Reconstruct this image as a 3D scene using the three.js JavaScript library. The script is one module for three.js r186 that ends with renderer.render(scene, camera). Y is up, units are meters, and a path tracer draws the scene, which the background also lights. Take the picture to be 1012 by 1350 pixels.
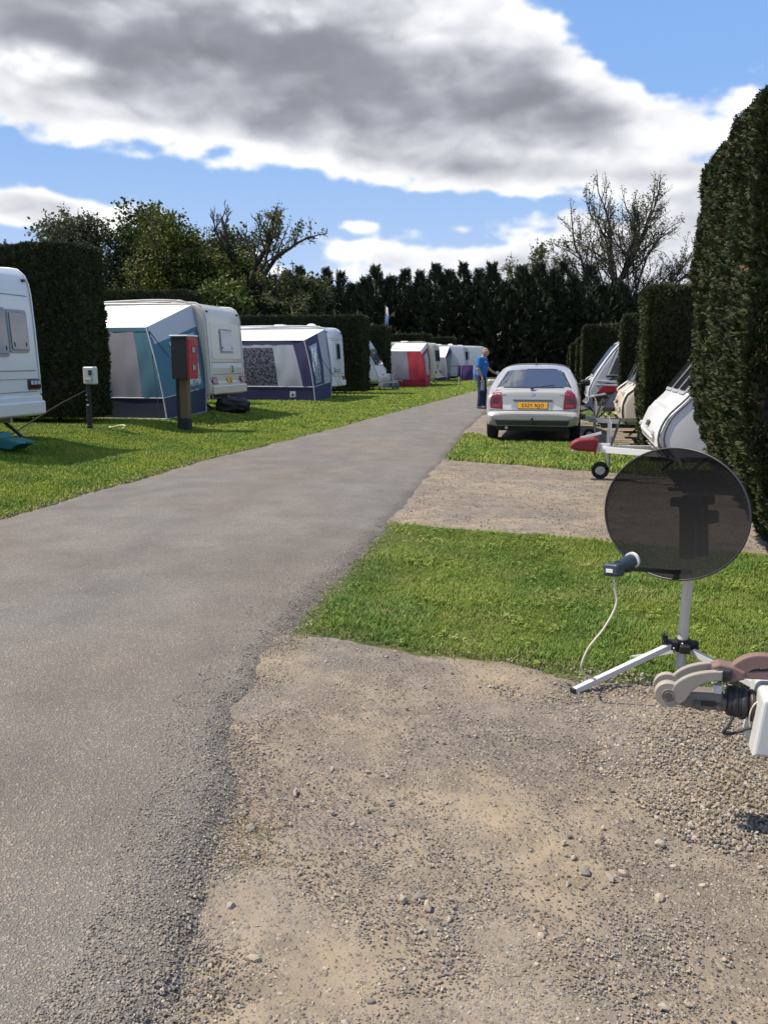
import * as THREE from 'three';
import { RoundedBoxGeometry } from 'three/addons/geometries/RoundedBoxGeometry.js';
import { MarchingCubes } from 'three/addons/objects/MarchingCubes.js';
import { mergeGeometries, mergeVertices, toCreasedNormals } from 'three/addons/utils/BufferGeometryUtils.js';
import { createNoise2D, createNoise3D } from 'simplex-noise';

// ---------------------------------------------------------------- camera, sky, sun, exposure
const scene = new THREE.Scene();
const camera = new THREE.PerspectiveCamera(60.82, 767 / 1024, 0.05, 2000);
camera.position.set(0, 1.5, 0);
camera.rotation.order = 'YXZ';
camera.rotation.set(THREE.MathUtils.degToRad(-10.01), THREE.MathUtils.degToRad(11.8), 0);
const renderer = new THREE.WebGLRenderer({ antialias: true });
renderer.setSize(767, 1024);
renderer.toneMapping = THREE.LinearToneMapping;
renderer.toneMappingExposure = 1.34;
renderer.shadowMap.enabled = true;
renderer.shadowMap.type = THREE.PCFSoftShadowMap;

const SUN_EL = 55 * Math.PI / 180, SUN_AZ = 14 * Math.PI / 180;       // height; how far ahead of square-on to the road
const sunDir = new THREE.Vector3(-Math.cos(SUN_EL) * Math.cos(SUN_AZ), Math.sin(SUN_EL), -Math.cos(SUN_EL) * Math.sin(SUN_AZ));
const sun = new THREE.DirectionalLight(new THREE.Color(1.0, 0.91, 0.77), 5.0);
sun.position.copy(sunDir).multiplyScalar(120);
sun.target.position.set(-3, 0, -25);
sun.castShadow = true;
sun.shadow.mapSize.set(4096, 4096);
Object.assign(sun.shadow.camera, { left: -45, right: 45, top: 60, bottom: -60, near: 1, far: 300 });
scene.add(sun, sun.target);

const mulberry = (a) => () => { a |= 0; a = (a + 0x6d2b79f5) | 0; let t = Math.imul(a ^ (a >>> 15), 1 | a); t = (t + Math.imul(t ^ (t >>> 7), 61 | t)) ^ t; return ((t ^ (t >>> 14)) >>> 0) / 4294967296; };
const ss = (a, b, x) => { const t = Math.min(1, Math.max(0, (x - a) / (b - a))); return t * t * (3 - 2 * t); };
const lerp = (a, b, t) => a + (b - a) * t;
const clamp = (x, a, b) => Math.min(b, Math.max(a, x));
const n3 = createNoise3D(mulberry(11)), n2 = createNoise2D(mulberry(12));
const fbm3 = (x, y, z, o) => { let s = 0, a = 0.5, f = 1; for (let i = 0; i < o; i++) { s += a * n3(x * f, y * f, z * f); a *= 0.52; f *= 2.03; } return s; };
const fbm2 = (x, y, o) => { let s = 0, a = 0.5, f = 1; for (let i = 0; i < o; i++) { s += a * n2(x * f, y * f); a *= 0.5; f *= 2.03; } return s; };
const pw = (pts) => (x) => { if (x <= pts[0][0]) return pts[0][1]; for (let i = 1; i < pts.length; i++) if (x <= pts[i][0]) return lerp(pts[i - 1][1], pts[i][1], (x - pts[i - 1][0]) / (pts[i][0] - pts[i - 1][0])); return pts[pts.length - 1][1]; };

{ // broken cumulus over blue air; directions in degrees east and up of the lane's bearing
  const W = 3072, H = 1536, data = new Float32Array(W * H * 4);
  const blobs = [[-17.4,16.2,14.4,4.2,-4,1.0],[-3.5,15.7,15.4,4.4,-8,1.1],[6.2,14.2,10.5,4.0,-12,1.0],[11.5,15.6,4.6,2.7,-30,.75],[16,12.2,5.4,2.6,-3,.8],[20.3,14.2,3.4,1.4,15,.5],[-18,19.8,14,3.6,0,1.0],[-2,20.5,10,3.4,0,1.0],[9,17.5,4,2.2,-25,.7],
    [3,11.3,6,1.3,-4,.55],[-20.5,8.4,6.2,1.15,-6,.85],[-14.6,9.0,2.4,.8,-20,.45],[4,5.6,8.5,1.5,0,.8],[-1,3.2,9,.8,0,.6],[10,3.6,9,1.4,0,.7],[14,5.4,9,3.4,0,.9],[19,8.2,4.5,2.4,0,.8],[15,1.5,12,2.4,0,.85],[16,9.5,6,1.6,0,.55],[-14,1.5,12,1.4,0,.6],[5,8.2,2.4,.45,0,.55],[-2.1,8.4,1.9,.5,0,.42],[-1.4,8.0,1.2,.4,0,.35],[-3.9,7.2,1.5,.6,0,.5],[-3.3,9.6,.9,.4,0,.4],[-9,10.4,2.8,.6,-8,.4],[-9.5,6.2,3.4,.6,0,.5],[-.5,6.6,4.2,.7,0,.55],[2.5,7.6,3,.5,0,.5],[21.5,16.6,2.6,1.1,30,.5],[-5.5,5.4,2.6,.5,0,.5],[-6,4.2,7,1.0,0,.45],[-12,4.5,9,1.1,0,.35]];
  const thin = [[-20.4,16.2,3,.9,0,.6],[-6.2,19.4,2.2,.8,0,.55],[-10,16.8,1.6,.7,0,.35],[-13,12.6,6,.9,-5,.3],[1,18.6,2,.8,0,.35],[10,12.6,7,1.2,-5,.3]], holes = [[17.8,18.4,5,2.4,0,1.0],[-17.7,10.9,8,.8,-4,.6],[-3.6,9.5,10.9,.9,-5,.5],[6,9.3,5.6,.5,0,.4]];
  const g = (A, E, b) => { const r = b[4] * Math.PI / 180, dx = A - b[0], dy = E - b[1], u = (dx * Math.cos(r) + dy * Math.sin(r)) / b[2], v = (-dx * Math.sin(r) + dy * Math.cos(r)) / b[3], q = u * u + v * v; return q > 6 ? 0 : Math.exp(-q * q * 0.7) ; };
  for (let j = 0; j < H; j++) {
    const el = ((j + 0.5) / H - 0.5) * Math.PI, E = el * 180 / Math.PI, ce = Math.cos(el), se = Math.sin(el);
    if (E < -1) { for (let i = 0; i < W; i++) { const o = (j * W + i) * 4; data[o] = .3; data[o + 1] = .33; data[o + 2] = .35; data[o + 3] = 1; } continue; }
    const t = Math.pow(clamp(E / 75, 0, 1), 0.6), t2 = ss(0, 16, E);
    const sky = [lerp(.50, .055, t) * lerp(1.6, 1, t2), lerp(.80, .25, t) * lerp(1.2, 1, t2), lerp(1.2, .88, t)];
    for (let i = 0; i < W; i++) {
      const o = (j * W + i) * 4, phi = ((i + 0.5) / W - 0.5) * 2 * Math.PI, x = ce * Math.cos(phi), z = ce * Math.sin(phi), y = se;
      let A = Math.atan2(x, -z) * 180 / Math.PI + 11.8; if (A > 180) A -= 360;
      // big shapes: low cumulus flattened near the horizon
      const sy = 2.1, wn = 0.006 * n3(x * 9, y * 18, z * 9), k = 3.1;
      const wx = x + wn, wy = y * sy + wn, wz = z - wn;
      const win = ss(33, 26, Math.abs(A)) * ss(34, 25, E);
      let M = 0, T = 0;
      if (win < 1) M = (1 - win) * (0.25 + 0.95 * fbm3(wx * k * 0.72 + 5.1, wy * k * 0.8, wz * k * 0.72, 2));
      if (win > 0) { let s = 0; for (const b of blobs) { const q = g(A, E, b) * b[5]; s = s + q - Math.min(s, q) * 0.75; } for (const b of holes) s -= g(A, E, b) * b[5]; for (const b of thin) T += g(A, E, b) * b[5]; M += win * (s - 0.05); }
      const f1 = fbm3(wx * 11, wy * 11, wz * 11, 6), f2 = fbm3(wx * 30 + 9, wy * 30, wz * 30, 3);
      const billow = 0.5 - Math.abs(fbm3(wx * 9 + 3, wy * 9, wz * 9 + 8, 4)) * 1.7;
      const d = M * 0.9 + 0.38 * f1 + 0.09 * f2 + 0.26 * billow - 0.40;
      const low = n3(wx * 7 + 2, wy * 7, wz * 7) * 0.6 + n3(wx * 15, wy * 15 + 4, wz * 15) * 0.4, a = ss(-0.08, 0.26, d), thick = ss(0.34, 1.28, d * 0.55 + M * 0.52 + 0.20 * low - T * win * clamp(0.55 + 1.1 * f1 + 0.5 * low, 0, 1.4));
      let c = lerp(1.34, 0.37, thick) * (1 + 0.16 * f1 - 0.08 * low + 0.05 * f2);
      c = Math.max(0.2, c);
      const cc = [c * lerp(1, .95, thick), c * lerp(1, .985, thick), c * lerp(1, 1.14, thick)];
      const fade = 0.15 * ss(10, 0, E);
      for (let q = 0; q < 3; q++) data[o + q] = lerp(sky[q], lerp(cc[q], sky[q], fade), a) * 0.62;
      data[o + 3] = 1;
    }
  }
  const tex = new THREE.DataTexture(data, W, H, THREE.RGBAFormat, THREE.FloatType);
  tex.mapping = THREE.EquirectangularReflectionMapping; tex.magFilter = THREE.LinearFilter; tex.minFilter = THREE.LinearFilter; tex.needsUpdate = true;
  scene.background = tex; scene.environment = tex;
}

// ---------------------------------------------------------------- helpers
const taken = new Map();
function numbered(name) { const n = taken.get(name) ?? 0; taken.set(name, n + 1); return n ? `${name}_${String(n).padStart(3, '0')}` : name; }
function lit(o) { o.castShadow = true; o.receiveShadow = true; return o; }
function tag(o, label, category, group) { o.userData.label = label; o.userData.category = category; if (group) o.userData.group = group; return o; }
function thing(name, label, category, [x, y, z] = [0, 0, 0], turn = 0, group) {
  const o = new THREE.Group(); o.name = numbered(name); o.position.set(x, y, z); o.rotation.y = turn; scene.add(o);
  return tag(o, label, category, group);
}
function part(name, geo, mat, parent) { const m = lit(new THREE.Mesh(Array.isArray(geo) ? merge(geo) : geo, mat)); m.name = name; parent.add(m); return m; }
function struct(name, geo, mat) { const m = lit(new THREE.Mesh(geo, mat)); m.name = numbered(name); m.userData.kind = 'structure'; scene.add(m); return m; }
function merge(list) {
  const keys = ['position', 'normal', 'uv'];
  return mergeGeometries(list.map((g) => { g = g.index ? g.toNonIndexed() : g.clone(); for (const k of Object.keys(g.attributes)) if (!keys.includes(k)) g.deleteAttribute(k); if (!g.attributes.uv) g.setAttribute('uv', new THREE.BufferAttribute(new Float32Array(g.attributes.position.count * 2), 2)); return g; }));
}
const at = (g, x, y, z) => g.translate(x, y, z);
const box = (w, h, d, x = 0, y = 0, z = 0) => new THREE.BoxGeometry(w, h, d).translate(x, y, z);
const rbox = (w, h, d, r, x = 0, y = 0, z = 0, s = 2) => new RoundedBoxGeometry(w, h, d, s, Math.min(r, w / 2.01, h / 2.01, d / 2.01)).translate(x, y, z);
const V = (x, y, z) => new THREE.Vector3(x, y, z);
function rod(a, b, r0, r1 = r0, seg = 8) {
  a = V(...a); b = V(...b); const d = b.clone().sub(a), g = new THREE.CylinderGeometry(r1, r0, d.length(), seg);
  g.applyQuaternion(new THREE.Quaternion().setFromUnitVectors(V(0, 1, 0), d.clone().normalize())); return g.translate((a.x + b.x) / 2, (a.y + b.y) / 2, (a.z + b.z) / 2);
}
function bar(a, b, w, h) { // square section bar
  a = V(...a); b = V(...b); const d = b.clone().sub(a), g = new THREE.BoxGeometry(w, h, d.length());
  const m = new THREE.Matrix4().lookAt(a, b, V(0, 1, 0)); g.applyMatrix4(m); return g.translate((a.x + b.x) / 2, (a.y + b.y) / 2, (a.z + b.z) / 2);
}
function wire(pts, r, seg = 40, rs = 6) { return new THREE.TubeGeometry(new THREE.CatmullRomCurve3(pts.map((p) => V(...p))), seg, r, rs); }
function shapeOf(pts) { const s = new THREE.Shape(); pts.forEach((p, i) => (i ? s.lineTo(p[0], p[1]) : s.moveTo(p[0], p[1]))); return s; }
function extr(pts, depth, bevel = 0, seg = 2) { return new THREE.ExtrudeGeometry(Array.isArray(pts) ? shapeOf(pts) : pts, { depth, bevelEnabled: bevel > 0, bevelThickness: bevel, bevelSize: bevel, bevelOffset: -bevel, bevelSegments: seg, curveSegments: 8 }); }
function wheelGeo(r, w, seg = 20) { return new THREE.LatheGeometry([[r * .55, -w / 2], [r * .9, -w / 2], [r * .98, -w * .38], [r, -w * .2], [r, w * .2], [r * .98, w * .38], [r * .9, w / 2], [r * .55, w / 2], [r * .55, -w / 2]].map((p) => new THREE.Vector2(...p)), seg); } // axis y
const std = (r, g, b, rough = 0.6, o = {}) => new THREE.MeshStandardMaterial({ color: new THREE.Color().setRGB(r, g, b), roughness: rough, ...o });
const phys = (r, g, b, rough = 0.4, o = {}) => new THREE.MeshPhysicalMaterial({ color: new THREE.Color().setRGB(r, g, b), roughness: rough, ...o });
function dataTex(n, fn, srgb, ch = 4) {
  const d = new Uint8Array(n * n * 4);
  for (let j = 0; j < n; j++) for (let i = 0; i < n; i++) { const c = fn(i, j), o = (j * n + i) * 4; d[o] = clamp(c[0], 0, 1) * 255; d[o + 1] = clamp(c[1], 0, 1) * 255; d[o + 2] = clamp(c[2], 0, 1) * 255; d[o + 3] = 255; }
  const t = new THREE.DataTexture(d, n, n, THREE.RGBAFormat); t.wrapS = t.wrapT = THREE.RepeatWrapping; t.magFilter = THREE.LinearFilter; t.minFilter = THREE.LinearMipmapLinearFilter; t.generateMipmaps = true;
  if (srgb) t.colorSpace = THREE.SRGBColorSpace; t.needsUpdate = true; return t;
}
const hash = (i, j) => { let h = Math.imul(i, 374761393) + Math.imul(j, 668265263); h = Math.imul(h ^ (h >>> 13), 1274126177); return ((h ^ (h >>> 16)) >>> 0) / 4294967296; };
const toS = (x) => (x <= 0.0031308 ? x * 12.92 : 1.055 * Math.pow(x, 1 / 2.4) - 0.055);

// ---------------------------------------------------------------- ground: heights and edges (X to the right of the lane, F metres along it)
const rise = (X, F) => 0.18 * ss(-7.2, -8.7, X) * (1 - ss(19, 35, F));
const wob = (t, s, a) => a * (n2(t * 0.9, s) + 0.5 * n2(t * 2.9, s + 5) + 0.35 * n2(t * 8.1, s + 9));
const roadLbase = pw([[-8, -5.1], [7, -5.2], [12, -5.25], [16, -5.0], [24, -4.75], [39, -4.25], [60, -4.1], [100, -4.3]]);
const roadRbase = pw([[-8, -0.3], [0, -0.55], [2.04, -0.87], [3.4, -1.3], [4.5, -1.47], [7.8, -1.52], [13, -1.74], [19, -2.03], [26, -2.2], [60, -1.2], [100, -1.2]]);
const roadL = (F) => roadLbase(F) + wob(F, 1, 0.05), roadR = (F) => roadRbase(F) + wob(F, 2, 0.034);
const p0edgeB = pw([[-2, 4.6], [-1.45, 4.5], [-1.15, 4.48], [-0.8, 4.34], [-.4, 4.22], [0, 4.13], [.5, 4.12], [1.2, 4.2], [3, 4.3], [10, 4.4]]);
const p0edge = (X) => p0edgeB(X) + wob(X, 3, 0.05);
const p1a = (X) => 7.42 - 0.217 * X + wob(X, 4, 0.06), p1b = (X) => 12.22 - 0.467 * clamp(X, -2, 1.2) + wob(X, 5, 0.07);
const p2a = (X) => (X < -1.1 ? lerp(17.6, 15.9, ss(-1.9, -1.1, X)) : 15.9) - 0.25 * clamp(X, 0, 2) + wob(X, 6, 0.08), p2b = (X) => 23.5 + wob(X, 7, 0.1);
const onRoad = (X, F) => X > roadL(F) && X < roadR(F);
const onGravel = (X, F) => X >= roadR(F) && (F < p0edge(X) || (F > p1a(X) && F < p1b(X)) || (F > p2a(X) && F < p2b(X)) || (F > 27 && F < 32));

function gridGeo(nu, nv, fn, col) { // fn(u,v) -> [X, Y, F, uvx, uvy]
  const pos = [], uv = [], idx = [], c = [];
  for (let j = 0; j <= nv; j++) for (let i = 0; i <= nu; i++) { const p = fn(i / nu, j / nv); pos.push(p[0], p[1], -p[2]); uv.push(p[3] ?? p[0], p[4] ?? p[2]); if (col) c.push(...col(p[0], p[2])); }
  for (let j = 0; j < nv; j++) for (let i = 0; i < nu; i++) { const a = j * (nu + 1) + i, b = a + 1, d = a + nu + 1, e = d + 1; idx.push(a, b, e, a, e, d); }
  const g = new THREE.BufferGeometry(); g.setAttribute('position', new THREE.Float32BufferAttribute(pos, 3)); g.setAttribute('uv', new THREE.Float32BufferAttribute(uv, 2)); if (col) g.setAttribute('color', new THREE.Float32BufferAttribute(c, 3)); g.setIndex(idx); g.computeVertexNormals(); return g;
}

// loose-stone height field: overlapping discs on a torus, each with its own tone
function stoneField(n, count, rmin, rmax, seed) {
  const R = mulberry(seed), h = new Float32Array(n * n), id = new Float32Array(n * n).fill(-1);
  for (let k = 0; k < count; k++) {
    const cx = R() * n, cy = R() * n, r = rmin + (rmax - rmin) * R() * R(), el = 0.65 + 0.35 * R(), an = R() * Math.PI, ca = Math.cos(an), sa = Math.sin(an), top = 0.35 + 0.65 * R(), tone = R();
    const q = Math.ceil(r) + 1;
    for (let j = -q; j <= q; j++) for (let i = -q; i <= q; i++) {
      const u = (i * ca + j * sa) / r, v = (-i * sa + j * ca) / (r * el), d = Math.pow(Math.abs(u), 2.6) + Math.pow(Math.abs(v), 2.6); if (d > 1) continue;
      const o = ((Math.floor(cy) + j + n) % n) * n + ((Math.floor(cx) + i + n) % n), z = top * Math.pow(1 - d, 0.35) * (0.55 + 0.45 * r / rmax);
      if (z > h[o]) { h[o] = z; id[o] = tone; }
    }
  }
  return { h, id };
}
function tileNoise(n, seed, base) { // periodic value noise
  const R = mulberry(seed), out = new Float32Array(n * n); let amp = 0.5;
  for (let cells = base; cells <= n / 2 && amp > 0.03; cells *= 2, amp *= 0.6) {
    const v = Float32Array.from({ length: cells * cells }, () => R() * 2 - 1);
    for (let j = 0; j < n; j++) for (let i = 0; i < n; i++) { const x = i / n * cells, y = j / n * cells, x0 = Math.floor(x), y0 = Math.floor(y), fx = ss(0, 1, x - x0), fy = ss(0, 1, y - y0), x1 = (x0 + 1) % cells, y1 = (y0 + 1) % cells; out[j * n + i] += amp * lerp(lerp(v[y0 * cells + x0], v[y0 * cells + x1], fx), lerp(v[y1 * cells + x0], v[y1 * cells + x1], fx), fy); }
  }
  return out;
}
// tarmac: worn dark binder with brownish and pale chippings
let asphaltMat, gravelMat, dirtMat;
{
  const N = 2048, f = stoneField(N, 150000, 1.5, 4.6, 21), w = tileNoise(N, 22, 8);
  const col = dataTex(N, (i, j) => { const o = j * N + i, h = f.h[o], t = f.id[o], w0 = w[o]; let a = h > 0.1 ? lerp(.18, .245, t) + (t > .98 ? .1 : 0) : 0.12; a *= 1 + 0.2 * w0 + .2 * (hash(i, j) - .5); const warm = (t * 7.3) % 1; return [toS(a * lerp(1.09, 1.18, warm)), toS(a * lerp(.95, .97, warm)), toS(a * lerp(.79, .71, warm))]; }, true);
  const bump = dataTex(N, (i, j) => { const h = f.h[j * N + i] * .85 + .1 * (w[j * N + i] * .5 + .5); return [h, h, h]; });
  for (const t of [col, bump]) t.repeat.set(1 / 2.3, 1 / 2.3);
  asphaltMat = new THREE.MeshStandardMaterial({ map: col, bumpMap: bump, bumpScale: 0.007, roughness: 0.82, vertexColors: true });
}
{ // compacted limestone: pale dust with grit
  const N = 2048, f = stoneField(N, 85000, 1.2, 7, 31), w = tileNoise(N, 32, 6), w2 = tileNoise(N, 33, 32);
  const col = dataTex(N, (i, j) => { const o = j * N + i, h = f.h[o], t = f.id[o]; const dust = clamp(.5 + w[o] * 1.1 + w2[o] * .5, 0, 1); const st = h > lerp(.12, .42, dust) ? 1 : 0; let a = st ? lerp(.12, .24, t) : lerp(.145, .205, dust) * (1 + .25 * w2[o]); a *= 1 + .34 * (hash(i, j) - .5); const k = st ? lerp(.1, .8, (t * 5.7) % 1) : lerp(.55, 1, dust); return [toS(a * lerp(1.08, 1.14, k)), toS(a * lerp(.93, .91, k)), toS(a * lerp(.76, .64, k))]; }, true);
  const bump = dataTex(N, (i, j) => { const o = j * N + i, dust = clamp(.5 + w[o] * 1.1 + w2[o] * .5, 0, 1), h = Math.max(f.h[o], lerp(.18, .5, dust) * .8) * .8 + .1 * (w2[o] * .5 + .5) + .09 * hash(i + 7, j); return [h, h, h]; });
  for (const t of [col, bump]) t.repeat.set(1 / 2.7, 1 / 2.7);
  gravelMat = new THREE.MeshStandardMaterial({ map: col, bumpMap: bump, bumpScale: 0.011, roughness: 0.93, vertexColors: true });
}
{
  const N = 512, w = tileNoise(N, 42, 8), w2 = tileNoise(N, 43, 64);
  const col = dataTex(N, (i, j) => { const o = j * N + i, k = clamp(.5 + w[o] + w2[o] * .8, 0, 1); return [toS(lerp(.05, .085, k)), toS(lerp(.075, .10, k)), toS(lerp(.018, .022, k))]; }, true);
  col.repeat.set(1 / 3, 1 / 3);
  dirtMat = new THREE.MeshStandardMaterial({ map: col, roughness: 1 });
}
{
  const lines = (a, b, s, pre, post) => { const r = [...pre]; for (let x = a; x <= b + 1e-6; x += s) r.push(x); r.push(...post); return r; };
  const xs = lines(-16, 14, 0.5, [-900, -300, -120, -60, -30, -20], [20, 40, 90, 300, 900]), fs = lines(-8, 70, 0.5, [-600, -120, -30], [80, 95, 120, 160, 240, 400, 900]);
  const g = gridGeo(xs.length - 1, fs.length - 1, (u, v) => { const X = xs[Math.round(u * (xs.length - 1))], F = fs[Math.round(v * (fs.length - 1))]; return [X, rise(X, F) - 0.014, F, X, F]; });
  struct('ground', g, dirtMat);
}
const laneY = (X, F, a = roadL(F), b = roadR(F)) => { const ed = Math.min(X - a, b - X), uu = (X - a) / (b - a); return 0.026 + 0.03 * (1 - Math.pow(2 * uu - 1, 2)) - 0.05 * (1 - ss(0, 0.14, ed)) + 0.006 * n2(X * 1.3, F * .9) + 0.004 * n2(X * 6, F * 6) * ss(.6, 0, ed); };
{ // lane
  const fs = []; for (let F = -6; F < 100; F += F < 12 ? 0.06 : F < 30 ? 0.2 : 0.8) fs.push(F);
  const nu = 40, g = gridGeo(nu, fs.length - 1, (u, v) => {
    const F = fs[Math.round(v * (fs.length - 1))], a = roadL(F), b = roadR(F), e = Math.min(u, 1 - u) * (b - a);
    const uu = u < .5 ? Math.pow(u * 2, 1.5) / 2 : 1 - Math.pow((1 - u) * 2, 1.5) / 2, X = lerp(a, b, uu), ed = Math.min(X - a, b - X);
    return [X, laneY(X, F, a, b), F, X, F];
  }, (X, F) => { const m = 1 + 0.16 * fbm2(X * .55 + 3, F * .25, 3) + 0.12 * fbm2(X * 2.2, F * 1.3 + 9, 3); const b = fbm2(X * .4 + 20, F * .2 + 7, 2); return [m * (1.0 + .08 * b), m, m * (1 - .07 * b)]; });
  struct('lane', g, asphaltMat);
}
const dustAt = (X, F) => fbm2(X * .9 + 7, F * .9 + 2, 3);
function pitchSheet(name, fa, fb, x0, x1, nx, nf) {
  const g = gridGeo(nx, nf, (u, v) => { const s = Math.pow(u, 1.6), X = lerp(x0, x1, s), F = lerp(fa(X), fb(X), v), e = Math.min(F - fa(X), fb(X) - F); return [X, 0.002 + 0.014 * fbm2(X * 1.1, F * 1.1, 3) - 0.02 * (1 - ss(0, .12, e)), F, X, F]; },
    (X, F) => { const d = dustAt(X, F), m = 1 + .14 * d + .08 * fbm2(X * 3, F * 3, 2); return [m * (1 + .05 * d), m, m * (1 - .14 * d)]; });
  return struct(name, g, gravelMat);
}
const pitchNear = pitchSheet('gravel_pitch', () => -5, p0edge, -2.2, 12, 90, 110);
pitchSheet('gravel_pitch', p1a, p1b, -2.4, 14, 60, 50);
pitchSheet('gravel_pitch', p2a, p2b, -3.0, 14, 50, 40);
pitchSheet('gravel_pitch', () => 27, () => 32, -3.0, 12, 30, 20);
// ---------------------------------------------------------------- loose stones and grass
const M4 = new THREE.Matrix4(), Q4 = new THREE.Quaternion(), E4 = new THREE.Euler(), C4 = new THREE.Color();
function instanced(name, geo, mat, list, parent, structureStuff = true) { // list of [x,y,z, rx,ry,rz, sx,sy,sz, r,g,b]
  const m = lit(new THREE.InstancedMesh(geo, mat, list.length));
  list.forEach((p, i) => { M4.compose(V(p[0], p[1], p[2]), Q4.setFromEuler(E4.set(p[3], p[4], p[5])), V(p[6], p[7], p[8])); m.setMatrixAt(i, M4); m.setColorAt(i, C4.setRGB(p[9], p[10], p[11])); });
  m.name = name; m.userData.kind = 'stuff'; (parent ?? scene).add(m); return m;
}
function stoneGeo(seed, detail = 1, flat = 0.6) {
  const g = mergeVertices(new THREE.IcosahedronGeometry(1, detail).deleteAttribute('uv').deleteAttribute('normal')), p = g.attributes.position, R = mulberry(seed), ox = R() * 50;
  const planes = Array.from({ length: 7 }, () => V(R() - .5, R() - .5, R() - .5).normalize()), cut = planes.map(() => .62 + .3 * R());
  for (let i = 0; i < p.count; i++) { const v = V().fromBufferAttribute(p, i).multiplyScalar(1 + .22 * n3(p.getX(i) * 1.3 + ox, p.getY(i) * 1.3, p.getZ(i) * 1.3)); planes.forEach((n, k) => { const d = v.dot(n) - cut[k]; if (d > 0) v.addScaledVector(n, -d); }); p.setXYZ(i, v.x, v.y * flat, v.z * (.75 + .2 * Math.sin(seed))); }
  return toCreasedNormals(g, 0.5);
}
const stoneMat = new THREE.MeshStandardMaterial({ color: 0xffffff, roughness: 0.92 });
const stoneTone = (R) => { const a = .15 + .22 * Math.pow(R(), 1.4), k = R(), gr = R(); return gr < .25 ? [a, a * .94, a * .86] : [a * 1.1, a * lerp(.95, .89, k), a * lerp(.76, .6, k)]; };
const chip = [stoneGeo(1, 0), stoneGeo(2, 0), stoneGeo(3, 0)], rock = [stoneGeo(4, 1), stoneGeo(5, 1), stoneGeo(6, 1), stoneGeo(7, 1)];
{
  const R = mulberry(77), lists = [[], [], []];
  // how stony the near pitch is at a place: heaped chippings to the right, trodden dust in the middle
  const heap = (X, F) => ss(-.15, .45, X + (F - 3.3) * .42 + .25 * n2(X * 1.7, F * 1.7)) * ss(2.35, 2.75, F + .2 * n2(X * 2, F * 2 + 4)) * ss(4.35, 4.2, F);
  const put = (X, F, r, sink, list, tone) => list.push([X, (onRoad(X, F) ? Math.max(.004, laneY(X, F)) : .005) + r * sink, -F, R() * 6, R() * 6, R() * 6, r, r * .8, r, ...(tone ?? stoneTone(R))]);
  for (let k = 0; k < 170000; k++) {
    const F = 1.55 + 3.2 * R() * R() + .4 * R(), X = -1.7 + 3.7 * R(); if (X < roadR(F) - .03 || F > p0edge(X) + .1 || X > .75 * F * .55 + 1.2) continue;
    const h = heap(X, F), d = clamp(.5 - 1.1 * dustAt(X, F), .04, 1) * (.55 + .45 * ss(0, .5, n2(X * 2.3, F * 2.3) + .2)); if (R() > Math.max(h * .8, d * .55 + .06)) continue;
    put(X, F, h > .5 ? .0038 + .006 * R() * R() + .002 * R() : .0022 + .0058 * R() * R() * R() + .002 * R(), .25, lists[k % 3]);
  }
  for (let k = 0; k < 80000; k++) { // worn chippings standing out of the lane, thicker along its edge
    const F = 1.5 + 5.5 * R() * R(), X = -4.2 + 3.6 * R(), e = roadR(F) - X; if (e < 0 || R() > .4 + .6 * ss(1.0, 0, e) * ss(4, 2, F)) continue;
    const a = .15 + .1 * R() + (R() < .04 ? .12 : 0); put(X, F, .002 + .003 * R() * R() + (e < .35 ? .0015 : 0), e < .35 ? .3 : .0, lists[k % 3], [a * 1.12, a * .97, a * .8]);
  }
  for (let k = 0; k < 9000; k++) { const F = 7 + 6 * R(), X = -1.9 + 4.2 * R(); if (X < roadR(F) || !onGravel(X, F)) continue; put(X, F, .004 + .008 * R() * R(), .25, lists[k % 3]); }
  for (let k = 0; k < 7000; k++) { const F = 1.5 + 8 * R() * R(), X = roadR(F) - .03 + .16 * (R() + R() + R() - 1.5); put(X, F, .003 + .0055 * R() * R(), .25, lists[k % 3]); }
  for (let k = 0; k < 1500; k++) { const F = 7 + 22 * R() * R(), X = roadL(F) + .2 * (R() + R() + R() - 1.8); put(X, F, .005 + .014 * R() * R(), .4, lists[k % 3]); }
  lists.forEach((l, k) => instanced('loose_chippings', chip[k], stoneMat, l, pitchNear));
  // the stones one can pick out one by one
  const tones = [std(.32, .27, .215, .9), std(.26, .225, .185, .9), std(.35, .29, .21, .9), std(.2, .175, .15, .9)];
  const big = [[.33, 2.62, .022], [.15, 2.62, .018], [.36, 2.5, .014], [.10, 2.42, .02], [.21, 2.43, .018], [.17, 2.4, .024], [.30, 2.33, .019], [-.36, 2.2, .021], [-.33, 2.16, .02], [-.40, 2.18, .017], [-.02, 2.1, .013], [-.55, 2.72, .014], [-.8, 2.9, .016], [-.75, 2.1, .018], [-.1, 1.72, .02], [.4, 2.86, .014], [.27, 1.9, .016], [-.86, 2.05, .02], [-.72, 1.86, .02], [-.95, 2.45, .017], [-.88, 2.7, .02], [.05, 2.35, .013], [.43, 2.42, .014]];
  for (let k = 0; k < 190; k++) { const F = 1.6 + 2.6 * Math.pow(R(), 1.3), X = -1.35 + 2.3 * R(); if (X < roadR(F) + .03 || F > p0edge(X) - .05) continue; big.push([X, F, .008 + .007 * R() * R()]); }
  big.forEach(([X, F, r], k) => { const m = part('stone', rock[k % 4], tones[k % 4], pitchNear); m.position.set(X, .004 + r * .28, -F); m.rotation.set(R() * .6 - .3, R() * 6, R() * .6 - .3); m.scale.set(r, r * (.75 + .4 * R()), r * (.7 + .5 * R())); });
}
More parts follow.
